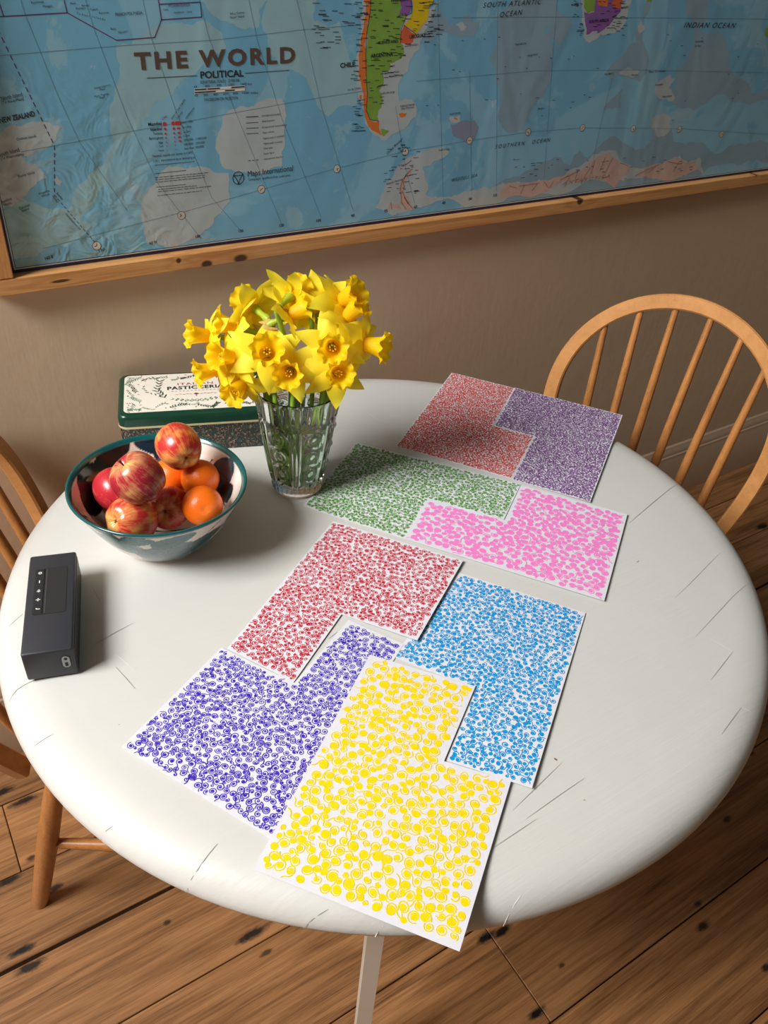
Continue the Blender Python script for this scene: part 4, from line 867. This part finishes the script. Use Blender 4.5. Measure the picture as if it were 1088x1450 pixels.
def make_apple(loc, r, up, mat, label, seed):
    rr = random.Random(seed); n = 40; V, Fc = [], []
    ph = rr.uniform(0, 6.28)
    for pr, pz in APROF:
        for k in range(n):
            a = 2*math.pi*k/n; lob = 1+0.018*math.cos(5*a+ph)*(1 if pz < 0 else .4)*(pr)+0.02*math.cos(2*a+ph)
            V.append((max(pr, .004)*r*lob*math.cos(a), max(pr, .004)*r*lob*math.sin(a), pz*r*(1+.03*math.cos(5*a+ph)*(pz < -.5))))
    for i in range(len(APROF)-1):
        for k in range(n): Fc.append((i*n+k, (i+1)*n+k, (i+1)*n+(k+1) % n, i*n+(k+1) % n))
    e = empty('apple', loc); e.rotation_euler = Vector(up).to_track_quat('Z', 'X').to_euler()
    b = mesh_obj('apple_flesh', V, Fc, mat, e, True)
    md = b.modifiers.new('sub', 'SUBSURF'); md.levels = 1; md.render_levels = 1
    d = Vector((rr.uniform(-.3, .3), rr.uniform(-.3, .3), 1)).normalized()
    tube('stem', [Vector((0, 0, .58*r)), Vector((0, 0, .75*r))+d*r*.05, Vector((0, 0, .8*r))+d*r*.28], [r*.035, r*.035, r*.055], STEM, e, 7)
    V, Fc = [], []
    for k in range(5):
        a = 2*math.pi*k/5; b0 = len(V); ca, sa = math.cos(a), math.sin(a)
        V += [(ca*r*.02-sa*r*.03, sa*r*.02+ca*r*.03, -.735*r), (ca*r*.02+sa*r*.03, sa*r*.02-ca*r*.03, -.735*r), (ca*r*.11, sa*r*.11, -.83*r), (ca*r*.05, sa*r*.05, -.80*r)]
        Fc += [(b0, b0+1, b0+3), (b0+1, b0+2, b0+3), (b0+2, b0, b0+3)]
    mesh_obj('calyx', V, Fc, CALYX, e)
    return tag(e, label, 'apple', 'apples in the bowl')
def dirv(r, u, c): return tuple(np.array(r*RT + u*UP - c*FW))     # right / up / towards the viewer -> world axis
RED1, YEL1 = srgb(176, 34, 44), srgb(238, 176, 88)
make_apple((0.2918, -0.344, T+0.1318), .0312, dirv(-.5, .62, -.45), apple_mat('apple_skin_a', 1.3, 0.78, srgb(190, 48, 46), srgb(242, 182, 92)), 'red and gold apple on top of the pile, resting on mandarins', 1)
make_apple((0.2203, -0.386, T+0.1281), .0335, dirv(-.55, .62, .55), apple_mat('apple_skin_b', 2.1, 0.88, srgb(164, 36, 54), srgb(240, 190, 120)), 'pinkish red apple on the pile with its stem hollow showing', 2)
make_apple((0.205, -0.3207, T+0.0714), .0305, dirv(-.4, .7, -.3), apple_mat('apple_skin_c', 3.7, 1.07, srgb(178, 40, 52), srgb(226, 140, 90)), 'red apple half hidden behind the apple with the stem hollow', 3)
make_apple((0.2042, -0.3865, T+0.067), .0325, dirv(.55, .10, -.75), apple_mat('apple_skin_d', 4.4, 0.80, srgb(186, 46, 44), srgb(236, 178, 98)), 'red and yellow apple against the rim with calyx end showing', 4)
make_apple((0.2612, -0.3637, T+0.0505), .0312, dirv(-.1, .2, -.9), apple_mat('apple_skin_e', 5.9, 0.92, srgb(158, 34, 44), srgb(220, 150, 90)), 'dark red apple lying deep in the bowl between the mandarins', 5)
m = NT('mandarin_peel'); p = m.co()
pores = m.n('ShaderNodeTexVoronoi', {'Vector': p, 'Scale': 620.0}).outputs[0]
m.base(m.mix(m.noise(p, 30, 3), srgb(232, 92, 12), srgb(248, 128, 22)), 0.34, 0.5); m.bump(pores, 0.35, 0.0006)
m.b.inputs['Subsurface Weight'].default_value = 0.08; m.b.inputs['Subsurface Radius'].default_value = (0.01, 0.004, 0.001); m.b.inputs['Subsurface Scale'].default_value = 0.4
PEEL = m.m; NAVEL = plain('mandarin_button', srgb(120, 120, 50), 0.7)
OPROF = [(0.0, .80), (.08, .805), (.2, .84), (.4, .82), (.6, .72), (.8, .53), (.94, .28), (1.0, 0.0), (.95, -.28), (.82, -.52), (.62, -.71), (.4, -.81), (.2, -.84), (.08, -.82), (0.0, -.81)]
def make_mandarin(loc, r, up, label):
    e = empty('mandarin', loc); e.rotation_euler = Vector(up).to_track_quat('Z', 'X').to_euler()
    v, f = lathe([(max(a, .004)*r, b*r*1.06) for a, b in OPROF[::-1]], 36)
    b = mesh_obj('peel', v, f, PEEL, e, True); md = b.modifiers.new('sub', 'SUBSURF'); md.levels = 1; md.render_levels = 1
    v, f = lathe([(r*.10, r*.845), (r*.07, r*.875), (r*.03, r*.88), (r*.002, r*.87)], 10); mesh_obj('stem_button', v, f, NAVEL, e, True)
    return tag(e, label, 'mandarin', 'mandarins in the bowl')
make_mandarin((0.2868, -0.3122, T+0.064), .0278, dirv(.3, .8, -.4), 'orange mandarin mostly hidden behind the topmost apple')
make_mandarin((0.3134, -0.357, T+0.0798), .0278, dirv(.5, .1, -.8), 'orange mandarin directly below the topmost apple, fully visible')
make_mandarin((0.296, -0.4073, T+0.072), .0282, dirv(-.3, .2, -.9), 'shiny orange mandarin resting against the bowl rim')

# ------------------------------------------------------------------ cut glass vase with water
VC = np.array([0.4785, -0.3345]); VH = 0.178
def vase_r(z): return float(np.interp(z, [0, .004, .012, .022, .06, .11, .15, VH], [.0365, .0390, .0400, .0410, .0480, .0555, .0605, .0645]))
NV = 216
m = NT('vase_glass')
m.base((0.97, 0.99, 0.975, 1), 0.015, 0.5); m.b.inputs['Transmission Weight'].default_value = 1.0; m.b.inputs['IOR'].default_value = 1.47; GLASS = m.m
V, Fc = [], []
zs = [0.0, .002] + list(np.linspace(.004, VH-.003, 84)) + [VH-.001, VH]
for z in zs:
    for k in range(NV):
        a = 2*math.pi*k/NV; r = vase_r(z); sec = (k*6/NV) % 1.0; da = (sec-0.5)            # six panels
        amp = min(1, max(0, (z-.020)/.006))*min(1, max(0, (VH-.042-z)/.006))
        e = 0.0
        if amp > 0:
            w_ = da*2*math.pi/6*r
            if abs(da) > 0.34: e += 0.0026*math.cos((abs(da)-0.5)/0.16*math.pi*2.0)*amp       # ribs between panels
            else:
                zc = (z-.030) % .0335-.0168; d = math.hypot(w_, zc)
                e += (-0.0024*math.exp(-((d-.0128)/.0022)**2) + 0.0024*math.exp(-(d/.0045)**2) - 0.0014*math.exp(-((d-.0065)/.0016)**2))*amp
        top = min(1, max(0, (z-(VH-.040))/.004)); e += 0.0012*math.cos(k*24*2*math.pi/NV)*top*(1 if z < VH-.004 else 0.3)
        if z < .018: e += 0.0006*math.cos(k*30*2*math.pi/NV)*min(1, z/.004)
        V.append(((r+e)*math.cos(a), (r+e)*math.sin(a), z))
n0 = len(zs)
zi = list(np.linspace(VH-.0005, .018, 30)) + [.0155, .0145]
for z in zi:
    rr = vase_r(z)-(.0042 if z < VH-.004 else .0034)
    if z <= .0156: rr = .028 if z > .015 else .010
    for k in range(NV):
        a = 2*math.pi*k/NV; V.append((rr*math.cos(a), rr*math.sin(a), z))
N_ = n0+len(zi)
for i in range(N_-1):
    for k in range(NV): Fc.append((i*NV+k, i*NV+(k+1) % NV, (i+1)*NV+(k+1) % NV, (i+1)*NV+k))
Fc.append(tuple(range(NV-1, -1, -1))); Fc.append(tuple(range((N_-1)*NV, N_*NV)))
vase = empty('glass_vase', (VC[0], VC[1], T+0.0004))
tag(vase, 'clear cut glass vase of water holding yellow daffodils', 'vase')
vo = mesh_obj('vase_wall', V, Fc, GLASS, vase); auto_smooth(vo, 50)
m = NT('vase_water'); m.base((0.93, 0.97, 0.93, 1), 0.0, 0.5); m.b.inputs['Transmission Weight'].default_value = 1.0; m.b.inputs['IOR'].default_value = 1.33
WZ = 0.128
wp = [(0.0005, .0152), (.0272, .0152)] + [(vase_r(z)-.0044, z) for z in np.linspace(.0185, WZ, 12)] + [(vase_r(WZ)-.0060, WZ-.0006), (0.0005, WZ-.0006)]
v, f = lathe(wp, 64); wo = mesh_obj('water', v, f, m.m, vase); auto_smooth(wo, 40)

# ------------------------------------------------------------------ daffodils
def petal_mat(name, c1, c2, trans):
    m = NT(name); p = m.co('UV'); sp = m.n('ShaderNodeSeparateXYZ', {0: p})
    st = m.noise(m.n('ShaderNodeCombineXYZ', {0: m.math('MULTIPLY', sp.outputs[0], 2.0), 1: m.math('MULTIPLY', sp.outputs[1], 26.0)}).outputs[0], 1.0, 2)
    col = m.mix(m.rng(sp.outputs[0], 0.0, 0.75), c2, c1); col = m.mix(m.rng(st, 0.3, 0.7, 0, 0.3), col, c2)
    m.base(col, 0.5, 0.3)
    tr = m.n('ShaderNodeBsdfTranslucent', {'Color': col}); ms = m.n('ShaderNodeMixShader', {0: trans, 1: m.b.outputs[0], 2: tr.outputs[0]})
    m.t.links.new(ms.outputs[0], m.out.inputs[0]); m.bump(st, 0.25, 0.0015)
    return m.m
PET = petal_mat('daffodil_petal', srgb(255, 242, 70), srgb(254, 226, 24), 0.40); COR = petal_mat('daffodil_trumpet', srgb(255, 222, 24), srgb(252, 198, 8), 0.48)
STM = plain('daffodil_stem', srgb(122, 160, 54), 0.45, 0.4, var=0.15, vscale=50); SPA = plain('daffodil_spathe', srgb(178, 142, 84), 0.7, 0.3, var=0.2, vscale=90); OVA = plain('daffodil_ovary', srgb(150, 168, 40), 0.45); ANT = plain('daffodil_stamen', srgb(236, 190, 40), 0.6)
def uvmesh(name, V, Fc, UV, mat, parent):
    o = mesh_obj(name, V, Fc, mat, parent, True); ul = o.data.uv_layers.new(name='UVMap')
    arr = np.array([UV[l.vertex_index] for l in o.data.loops], dtype=np.float32).ravel(); ul.data.foreach_set('uv', arr)
    return o
def daffodil(px, py, dd, face, size, base_ang, base_r, seed, label, refl=0.15, zb=0.022):
    rr = random.Random(seed); size *= 1.16
    d = ray(px, py); fh = np.array([_sy, _cy, 0.0]); depth = (np.array([VC[0], VC[1], 0])-CAM)@fh + dd
    C0 = Vector(CAM+d*(depth/(d@fh)))
    ax = Vector(dirv(*face)).normalized()
    xa = ax.orthogonal().normalized(); xa = Matrix.Rotation(rr.uniform(0, 6.28), 3, ax) @ xa; ya = ax.cross(xa)
    e = empty('daffodil', (VC[0]+base_r*math.cos(base_ang), VC[1]+base_r*math.sin(base_ang), T+zb))
    O = Vector(e.location)
    L2W = lambda x, y, z: C0+xa*x+ya*y+ax*z-O
    for k in range(6):
        a = 2*math.pi*k/6+rr.uniform(-.10, .10); outerp = k % 2
        ln = .0385*size*rr.uniform(.92, 1.1); wd = (.0225 if outerp else .0205)*size*rr.uniform(.9, 1.08); rf = refl+rr.uniform(-.18, .18); curl = rr.uniform(-.25, .35); tw = rr.uniform(-.3, .3); ln *= 1.03; wd *= 1.22
        V, UV, Fc = [], [], []; nu, nv = 9, 6
        for i in range(nu+1):
            u = i/nu; wv = wd*(math.sin(math.pi*min(1, u*.93+.07)**.72))**.85*(1-0.25*u); wv = max(wv, .0006)
            for j in range(nv+1):
                q = j/nv-.5; x = .0045*size+ln*u; y = wv*q
                z = -rf*ln*u*u + .0032*size*math.cos(q*math.pi)*(1-u)*1.0 - curl*ln*.45*u**3 + tw*y*u - (.0016 if outerp else 0)*size + .0012*size*math.sin(u*9+seed+k)*q*2
                V.append(L2W(x*math.cos(a)-y*math.sin(a), x*math.sin(a)+y*math.cos(a), z)); UV.append((u, j/nv))
        for i in range(nu):
            for j in range(nv): q = i*(nv+1)+j; Fc.append((q, q+1, q+nv+2, q+nv+1))
        uvmesh('petal', V, Fc, UV, PET, e)
    V, UV, Fc = [], [], []; nu, nv = 11, 48; ph = rr.uniform(0, 6.28)
    for i in range(nu+1):
        u = i/nu; r = size*float(np.interp(u, [0, .1, .5, .8, .93, 1.0], [.0052, .0078, .0098, .0118, .0150, .0172])); z = size*.0285*(u if u < .93 else .93+(u-.93)*.35)
        for j in range(nv):
            a = 2*math.pi*j/nv; fr = max(0, u-.55)/.45; w2 = 1+fr*fr*(.09*math.sin(8*a+ph)+.05*math.sin(13*a+2*ph)); zz_ = z+fr*fr*size*.0022*math.cos(8*a+ph+1.1)
            ribs = 1+.018*math.cos(24*a)*(1-fr); V.append(L2W(r*w2*ribs*math.cos(a), r*w2*ribs*math.sin(a), zz_)); UV.append((u, j/nv*1.0))
    for i in range(nu):
        for j in range(nv): Fc.append((i*nv+j, i*nv+(j+1) % nv, (i+1)*nv+(j+1) % nv, (i+1)*nv+j))
    uvmesh('trumpet', V, Fc, UV, COR, e)
    V, Fc = [], []
    for k in range(6):
        a = k*math.pi/3; c, s = math.cos(a)*.0022*size, math.sin(a)*.0022*size
        vv, ff = tube_data([L2W(c, s, 0), L2W(c*1.4, s*1.4, .012*size), L2W(c*1.5, s*1.5, .018*size)], [.0006, .0007, .0012], 5); b0 = len(V); V += vv; Fc += [tuple(i+b0 for i in q) for q in ff]
    mesh_obj('stamens', V, Fc, ANT, e)
    back = C0-O
    tube('flower_tube', [back-ax*.001, back-ax*.009*size, back-ax*.017*size, back-ax*.024*size, back-ax*.029*size], [.0062*size, .0040*size, .0034*size, .0050*size, .0032*size], OVA, e, 12)
    neck = back-ax*.028*size
    # stem: from the neck, arching over, through the mouth, to the base
    mouth_r = min(.046, base_r+.030); up = Vector((0, 0, 1))
    rad = Vector((C0.x-VC[0], C0.y-VC[1], 0)); rl_ = rad.length; rad = rad.normalized() if rl_ > 1e-4 else Vector((1, 0, 0))
    mouth = Vector((VC[0], VC[1], T+VH-.004))+rad*min(.047, rl_*.75)-O
    n_ = neck-ax*.012
    p1 = bez(neck, neck-ax*.020+up*.004, Vector((0.5*(n_.x+mouth.x), 0.5*(n_.y+mouth.y), max(mouth.z+.02, neck.z-.005))), mouth, 14)
    p2 = bez(mouth, mouth-up*.05, Vector((0, 0, .06)), Vector((0, 0, 0)), 10)
    pts = p1+p2[1:]; nR = len(pts)
    tube('stem', pts, [.0026+.0010*min(1, i/6) for i in range(nR)], STM, e, 9)
    sp_t = (p1[2]-p1[0]).normalized(); sd = sp_t.orthogonal().normalized()
    tube('spathe', [p1[2], p1[1]+sd*.002, p1[0]+sd*.006, p1[0]+ax*.010*size+sd*.011], [.0036, .0052, .0042, .0008], SPA, e, 8)
    return tag(e, label, 'daffodil', 'daffodils in the glass vase')
DLS = ['yellow daffodil with trumpet pointing sideways over the tin, upper of two', 'yellow drooping daffodil with trumpet over the tin lid, lower of two',
 'yellow daffodil showing its petal backs, above the tin', 'yellow daffodil half hidden, trumpet showing between the sideways one and the star-shaped one', 'largest star-shaped yellow daffodil, wide open in the middle of the bunch',
 'yellow daffodil with trumpet hanging down over the vase rim beside the tin', 'yellow daffodil with frilled trumpet squeezed against the largest star-shaped one', 'yellow daffodil drooping over the middle of the vase, below the star-shaped one',
 'topmost yellow daffodil, turned to the wall', 'yellow daffodil in side profile just below the topmost one', 'yellow daffodil at the back of the bunch, petal backs only', 'tall yellow daffodil in profile, trumpet pointing towards the spindle chair by the purple drawing',
 'wide open yellow daffodil, upper of the pair above the vase rim', 'wide open yellow daffodil with deep round trumpet, lower of the pair above the vase rim', 'outermost yellow daffodil leaning towards the drawings, trumpet in profile', 'yellow daffodil with upright petals above the open pair']
FL = [  # px, py, depth offset, (right, up, towards viewer), size
 (297, 476, .010, (-.76, .0, .42), .98), (308, 522, -.020, (-.80, -.28, .35), .98), (361, 437, .030, (-.55, .50, -.45), 1.05), (336, 464, .012, (-.75, .15, .25), .98),
 (377, 502, -.040, (.18, .02, .95), 1.12), (344, 543, -.035, (-.40, -.60, .50), .98), (330, 506, -.030, (-.55, -.05, .60), 1.0), (412, 524, -.045, (-.05, -.35, .80), 1.0),
 (411, 420, .020, (.35, .55, -.55), 1.0), (409, 447, .000, (.70, .28, .10), .98), (452, 432, .035, (.15, .25, -.8), 1.0), (482, 427, .020, (.68, .25, .50), 1.08),
 (470, 490, -.030, (.10, -.30, .85), 1.02), (476, 528, -.040, (.25, -.20, .85), .98), (515, 487, -.005, (.85, -.22, .30), 1.08), (489, 452, .005, (.55, .45, .35), 1.0)]
for i, (px, py, dd, fc, sz) in enumerate(FL):
    a = math.atan2(*( (np.array(hit(px, py, 2, T+.2))-np.array([VC[0], VC[1], 0]))[[1, 0]] ))+2.4*i*0.4
    daffodil(px, py, dd, fc, sz, 2.399*i, .006+.016*math.sqrt((i+.5)/16), 40+i, DLS[i])

# ------------------------------------------------------------------ spiral drawings
m = NT('drawing_paper'); m.base(m.mix(m.noise(m.co(), 40, 3), srgb(212, 212, 219), srgb(220, 220, 227)), 0.6, 0.3); PAPER = m.m
SH_ = [
 # name colour, label, layer z, polygon (px), vertex lifts (m), reflex index, r range (mm), pen width, filled core from-to (share of radius), rgb, margin
 ('coral', 'L-shaped paper sheet filled with tiny coral red spirals', .0004, [(640.2,527.6),(730,550),(698,603),(757,618),(725,678),(560,632)], [0]*6, (1.5, 2.3), .00100, 0.25, 0.4, (208, 66, 52), 0.0012),
 ('plum', 'L-shaped paper sheet filled with tiny dark purple spirals', .0010, [(729,549),(882,588),(836,711),(725,679),(757,618),(700,603)], [0,.003,.0028,0,0,0], (1.5, 2.3), .00110, 0.25, 0.4, (106, 46, 120), 0.0012),
 ('green', 'L-shaped paper sheet filled with small green spirals', .0006, [(504.6,626.5),(737.7,686),(713.8,735.8),(607,707),(573,763),(429,717)], [0,.0012,.002,0,0,0], (2.1, 4.2), .00100, 0.25, 0.55, (78, 142, 36), 0.0012),
 ('pink', 'L-shaped paper sheet filled with pale pink spirals', .0012, [(606.6,706.5),(714,736),(738,687),(888.8,728.5),(856,851),(572.6,763)], [0,0,0,.0022,.0024,.0006], (3.4, 6.6), .00140, 0.52, 0.84, (238, 130, 200), 0.0045),
 ('crimson', 'L-shaped paper sheet filled with crimson spirals', .0010, [(472,738),(656,794),(591,907),(483.7,870),(415.7,966.6),(322,918)], [0,.0035,.0045,.001,.0006,0], (2.2, 4.6), .00098, 0.22, 0.48, (188, 20, 50), 0.0022),
 ('blue', 'L-shaped paper sheet filled with sky blue spirals', .0004, [(650.7,811),(829.5,868),(753.5,1116.4),(632,1077),(671,975),(556,930)], [0,.001,.0045,0,0,0], (2.2, 4.6), .00110, 0.34, 0.62, (0, 144, 208), 0.0022),
 ('violet', 'L-shaped paper sheet filled with violet blue spirals', .0016, [(313.7,917),(417,967),(494,878),(572,912),(395,1195),(172,1058)], [0,0,0,-.0008,-.0004,.0006], (2.2, 4.9), .00096, 0.16, 0.42, (60, 30, 178), 0.0035),
 ('yellow', 'L-shaped paper sheet filled with bright yellow spirals, overhanging the table edge', .0022, [(524,927),(673.5,972),(629,1078),(724,1106),(651,1347.6),(358.4,1231)], [0,.0006,.0006,.0015,.002,.001], (3.2, 7.2), .00120, 0.42, 0.74, (242, 208, 0), 0.0042)]
def inside(px_, py_, poly):
    c = False; n = len(poly); j = n-1
    for i in range(n):
        if (poly[i][1] > py_) != (poly[j][1] > py_) and px_ < (poly[j][0]-poly[i][0])*(py_-poly[i][1])/(poly[j][1]-poly[i][1])+poly[i][0]: c = not c
        j = i
    return c
def edge_dist(px_, py_, poly):
    b = 9
    for (ax, ay), (bx, by) in zip(poly, poly[1:]+poly[:1]):
        dx, dy = bx-ax, by-ay; t = max(0, min(1, ((px_-ax)*dx+(py_-ay)*dy)/(dx*dx+dy*dy))); b = min(b, math.hypot(px_-ax-dx*t, py_-ay-dy*t))
    return b
def make_sheet(cname, label, z0, px_poly, lifts, rr_, pen, core0, core1, rgb, margin):
    P3 = [on_table(x, y, z0+l) for (x, y), l in zip(px_poly, lifts)]
    c = np.mean(P3, axis=0); e = empty('spiral_drawing', (c[0], c[1], T)); tag(e, label, 'drawing', 'spiral drawings on the table')
    L3 = [Vector((q[0]-c[0], q[1]-c[1], q[2]-T)) for q in P3]; n = len(L3)
    tris = tessellate_polygon([[Vector((q.x, q.y, 0)) for q in L3]])
    V = [tuple(q+Vector((0, 0, .00025))) for q in L3]+[tuple(q) for q in L3]; Fc = []
    for t in tris:
        a, b, d = (L3[i] for i in t)
        up = (b-a).cross(d-a).z > 0; t2 = tuple(t) if up else tuple(t)[::-1]
        Fc.append(t2); Fc.append(tuple(i+n for i in t2[::-1]))
    for i in range(n):
        j = (i+1) % n; Fc.append((i, j, j+n, i+n))
    sh_o = mesh_obj('paper_sheet', V, Fc, PAPER, e)
    bm = bmesh.new(); bm.from_mesh(sh_o.data); bmesh.ops.recalc_face_normals(bm, faces=bm.faces[:]); bm.to_mesh(sh_o.data); bm.free()
    # height on the folded sheet
    TR3 = [tuple(L3[i] for i in t) for t in tris]
    planes = []
    for a, b, d in TR3:
        nn = (b-a).cross(d-a); planes.append((a, nn, [(q.x, q.y) for q in (a, b, d)]))
    def hz(x, y):
        for a, nn, tp in planes:
            if inside(x, y, tp): return a.z-(nn.x*(x-a.x)+nn.y*(y-a.y))/nn.z
        return min(planes, key=lambda q: abs(q[0].x-x)+abs(q[0].y-y))[0].z
    poly = [(q.x, q.y) for q in L3]; xs = [q[0] for q in poly]; ys = [q[1] for q in poly]
    rnd = random.Random(cname); r0, r1 = rr_[0]/1000, rr_[1]/1000; cell = r1*2; grid = {}; circ = []
    area_ = abs(sum(poly[i][0]*poly[(i+1) % n][1]-poly[(i+1) % n][0]*poly[i][1] for i in range(n)))/2
    def free(x, y, r):
        gx, gy = int(x//cell), int(y//cell)
        for i in (-1, 0, 1):
            for j in (-1, 0, 1):
                for (a, b, q) in grid.get((gx+i, gy+j), ()):
                    if (a-x)**2+(b-y)**2 < ((r+q)*.80)**2: return False
        return True
    nt = int(area_/(math.pi*((r0+r1)/2)**2)*34)
    for k in range(nt):
        f_ = k/nt
        r = r1-(r1-r0)*min(1, f_*1.25)*rnd.uniform(.75, 1.05) if f_ > .06 else rnd.uniform(r0+(r1-r0)*.6, r1)
        r = max(r0*.8, r)
        x, y = rnd.uniform(min(xs), max(xs)), rnd.uniform(min(ys), max(ys))
        if not inside(x, y, poly) or not free(x, y, r) or edge_dist(x, y, poly) < r+margin*rnd.uniform(.4, 1): continue
        circ.append((x, y, r)); grid.setdefault((int(x//cell), int(y//cell)), []).append((x, y, r))
    V, Fc = [], []
    for (x, y, r) in circ:
        core = r*rnd.uniform(core0, core1)*(1.25 if r < r0+(r1-r0)*.3 else 1.0)
        tn = min(3.2, max(1.05, (r-core)/(pen*rnd.uniform(1.6, 2.4)))); sg = rnd.choice((-1, 1)); a0 = rnd.uniform(0, 6.28); el = rnd.uniform(.78, 1.0); ea = rnd.uniform(0, 3.14); z = hz(x, y)+.00025+.00006+rnd.random()*.00022
        ox, oy = r*rnd.uniform(-.12, .12), r*rnd.uniform(-.12, .12); ce, se = math.cos(ea), math.sin(ea)
        nd_ = 10 if r > .0022 else 6; b0 = len(V)
        for i in range(nd_):
            a = 2*math.pi*i/nd_; px_, py_ = core*math.cos(a), core*math.sin(a)*el; V.append((x+ox+px_*ce-py_*se, y+oy+px_*se+py_*ce, z))
        Fc.append(tuple(range(b0, b0+nd_)))
        nseg = max(8, int(tn*(12 if r > .0022 else 7))); pts = []
        for i in range(nseg+1):
            u = i/nseg; rad = core*.9+(r-core*.9)*u; a = a0+sg*u*tn*2*math.pi; px_, py_ = rad*math.cos(a), rad*math.sin(a)*el
            pts.append((x+ox*(1-u)+px_*ce-py_*se, y+oy*(1-u)+px_*se+py_*ce))
        if rnd.random() < .45:                                     # trailing flourish towards a neighbour
            (ax, ay), (bx, by) = pts[-2], pts[-1]; dx, dy = bx-ax, by-ay; ll = math.hypot(dx, dy)+1e-9; dx, dy = dx/ll, dy/ll
            for i in range(1, 5):
                th = -sg*.28*i; cx_, cy_ = dx*math.cos(th)-dy*math.sin(th), dx*math.sin(th)+dy*math.cos(th); px_, py_ = pts[-1]; nx_, ny_ = px_+cx_*r*.36, py_+cy_*r*.36
                if not inside(nx_, ny_, poly) or edge_dist(nx_, ny_, poly) < .0012: break
                pts.append((nx_, ny_))
        b0 = len(V); m_ = len(pts); pw = pen*rnd.uniform(.85, 1.15)
        for i in range(m_):
            ax, ay = pts[max(0, i-1)]; bx, by = pts[min(m_-1, i+1)]; dx, dy = bx-ax, by-ay; ll = math.hypot(dx, dy)+1e-9; sx, sy = -dy/ll*pw/2, dx/ll*pw/2
            zi_ = z+.00002+.00008*i/m_; V.append((pts[i][0]+sx, pts[i][1]+sy, zi_)); V.append((pts[i][0]-sx, pts[i][1]-sy, zi_))
        Fc += [(b0+2*i, b0+2*i+1, b0+2*i+3, b0+2*i+2) for i in range(m_-1)]
    ink = plain('ink_'+cname, srgb(*rgb), 0.55, 0.3, var=0.10, vscale=300)
    me = bpy.data.meshes.new('spirals'); me.from_pydata(V, [], Fc); me.materials.append(ink); me.update()
    o = link(bpy.data.objects.new('spirals', me), e); o['kind'] = 'stuff'
    return len(circ), len(Fc)
for s in SH_:
    print(s[0], make_sheet(*s))
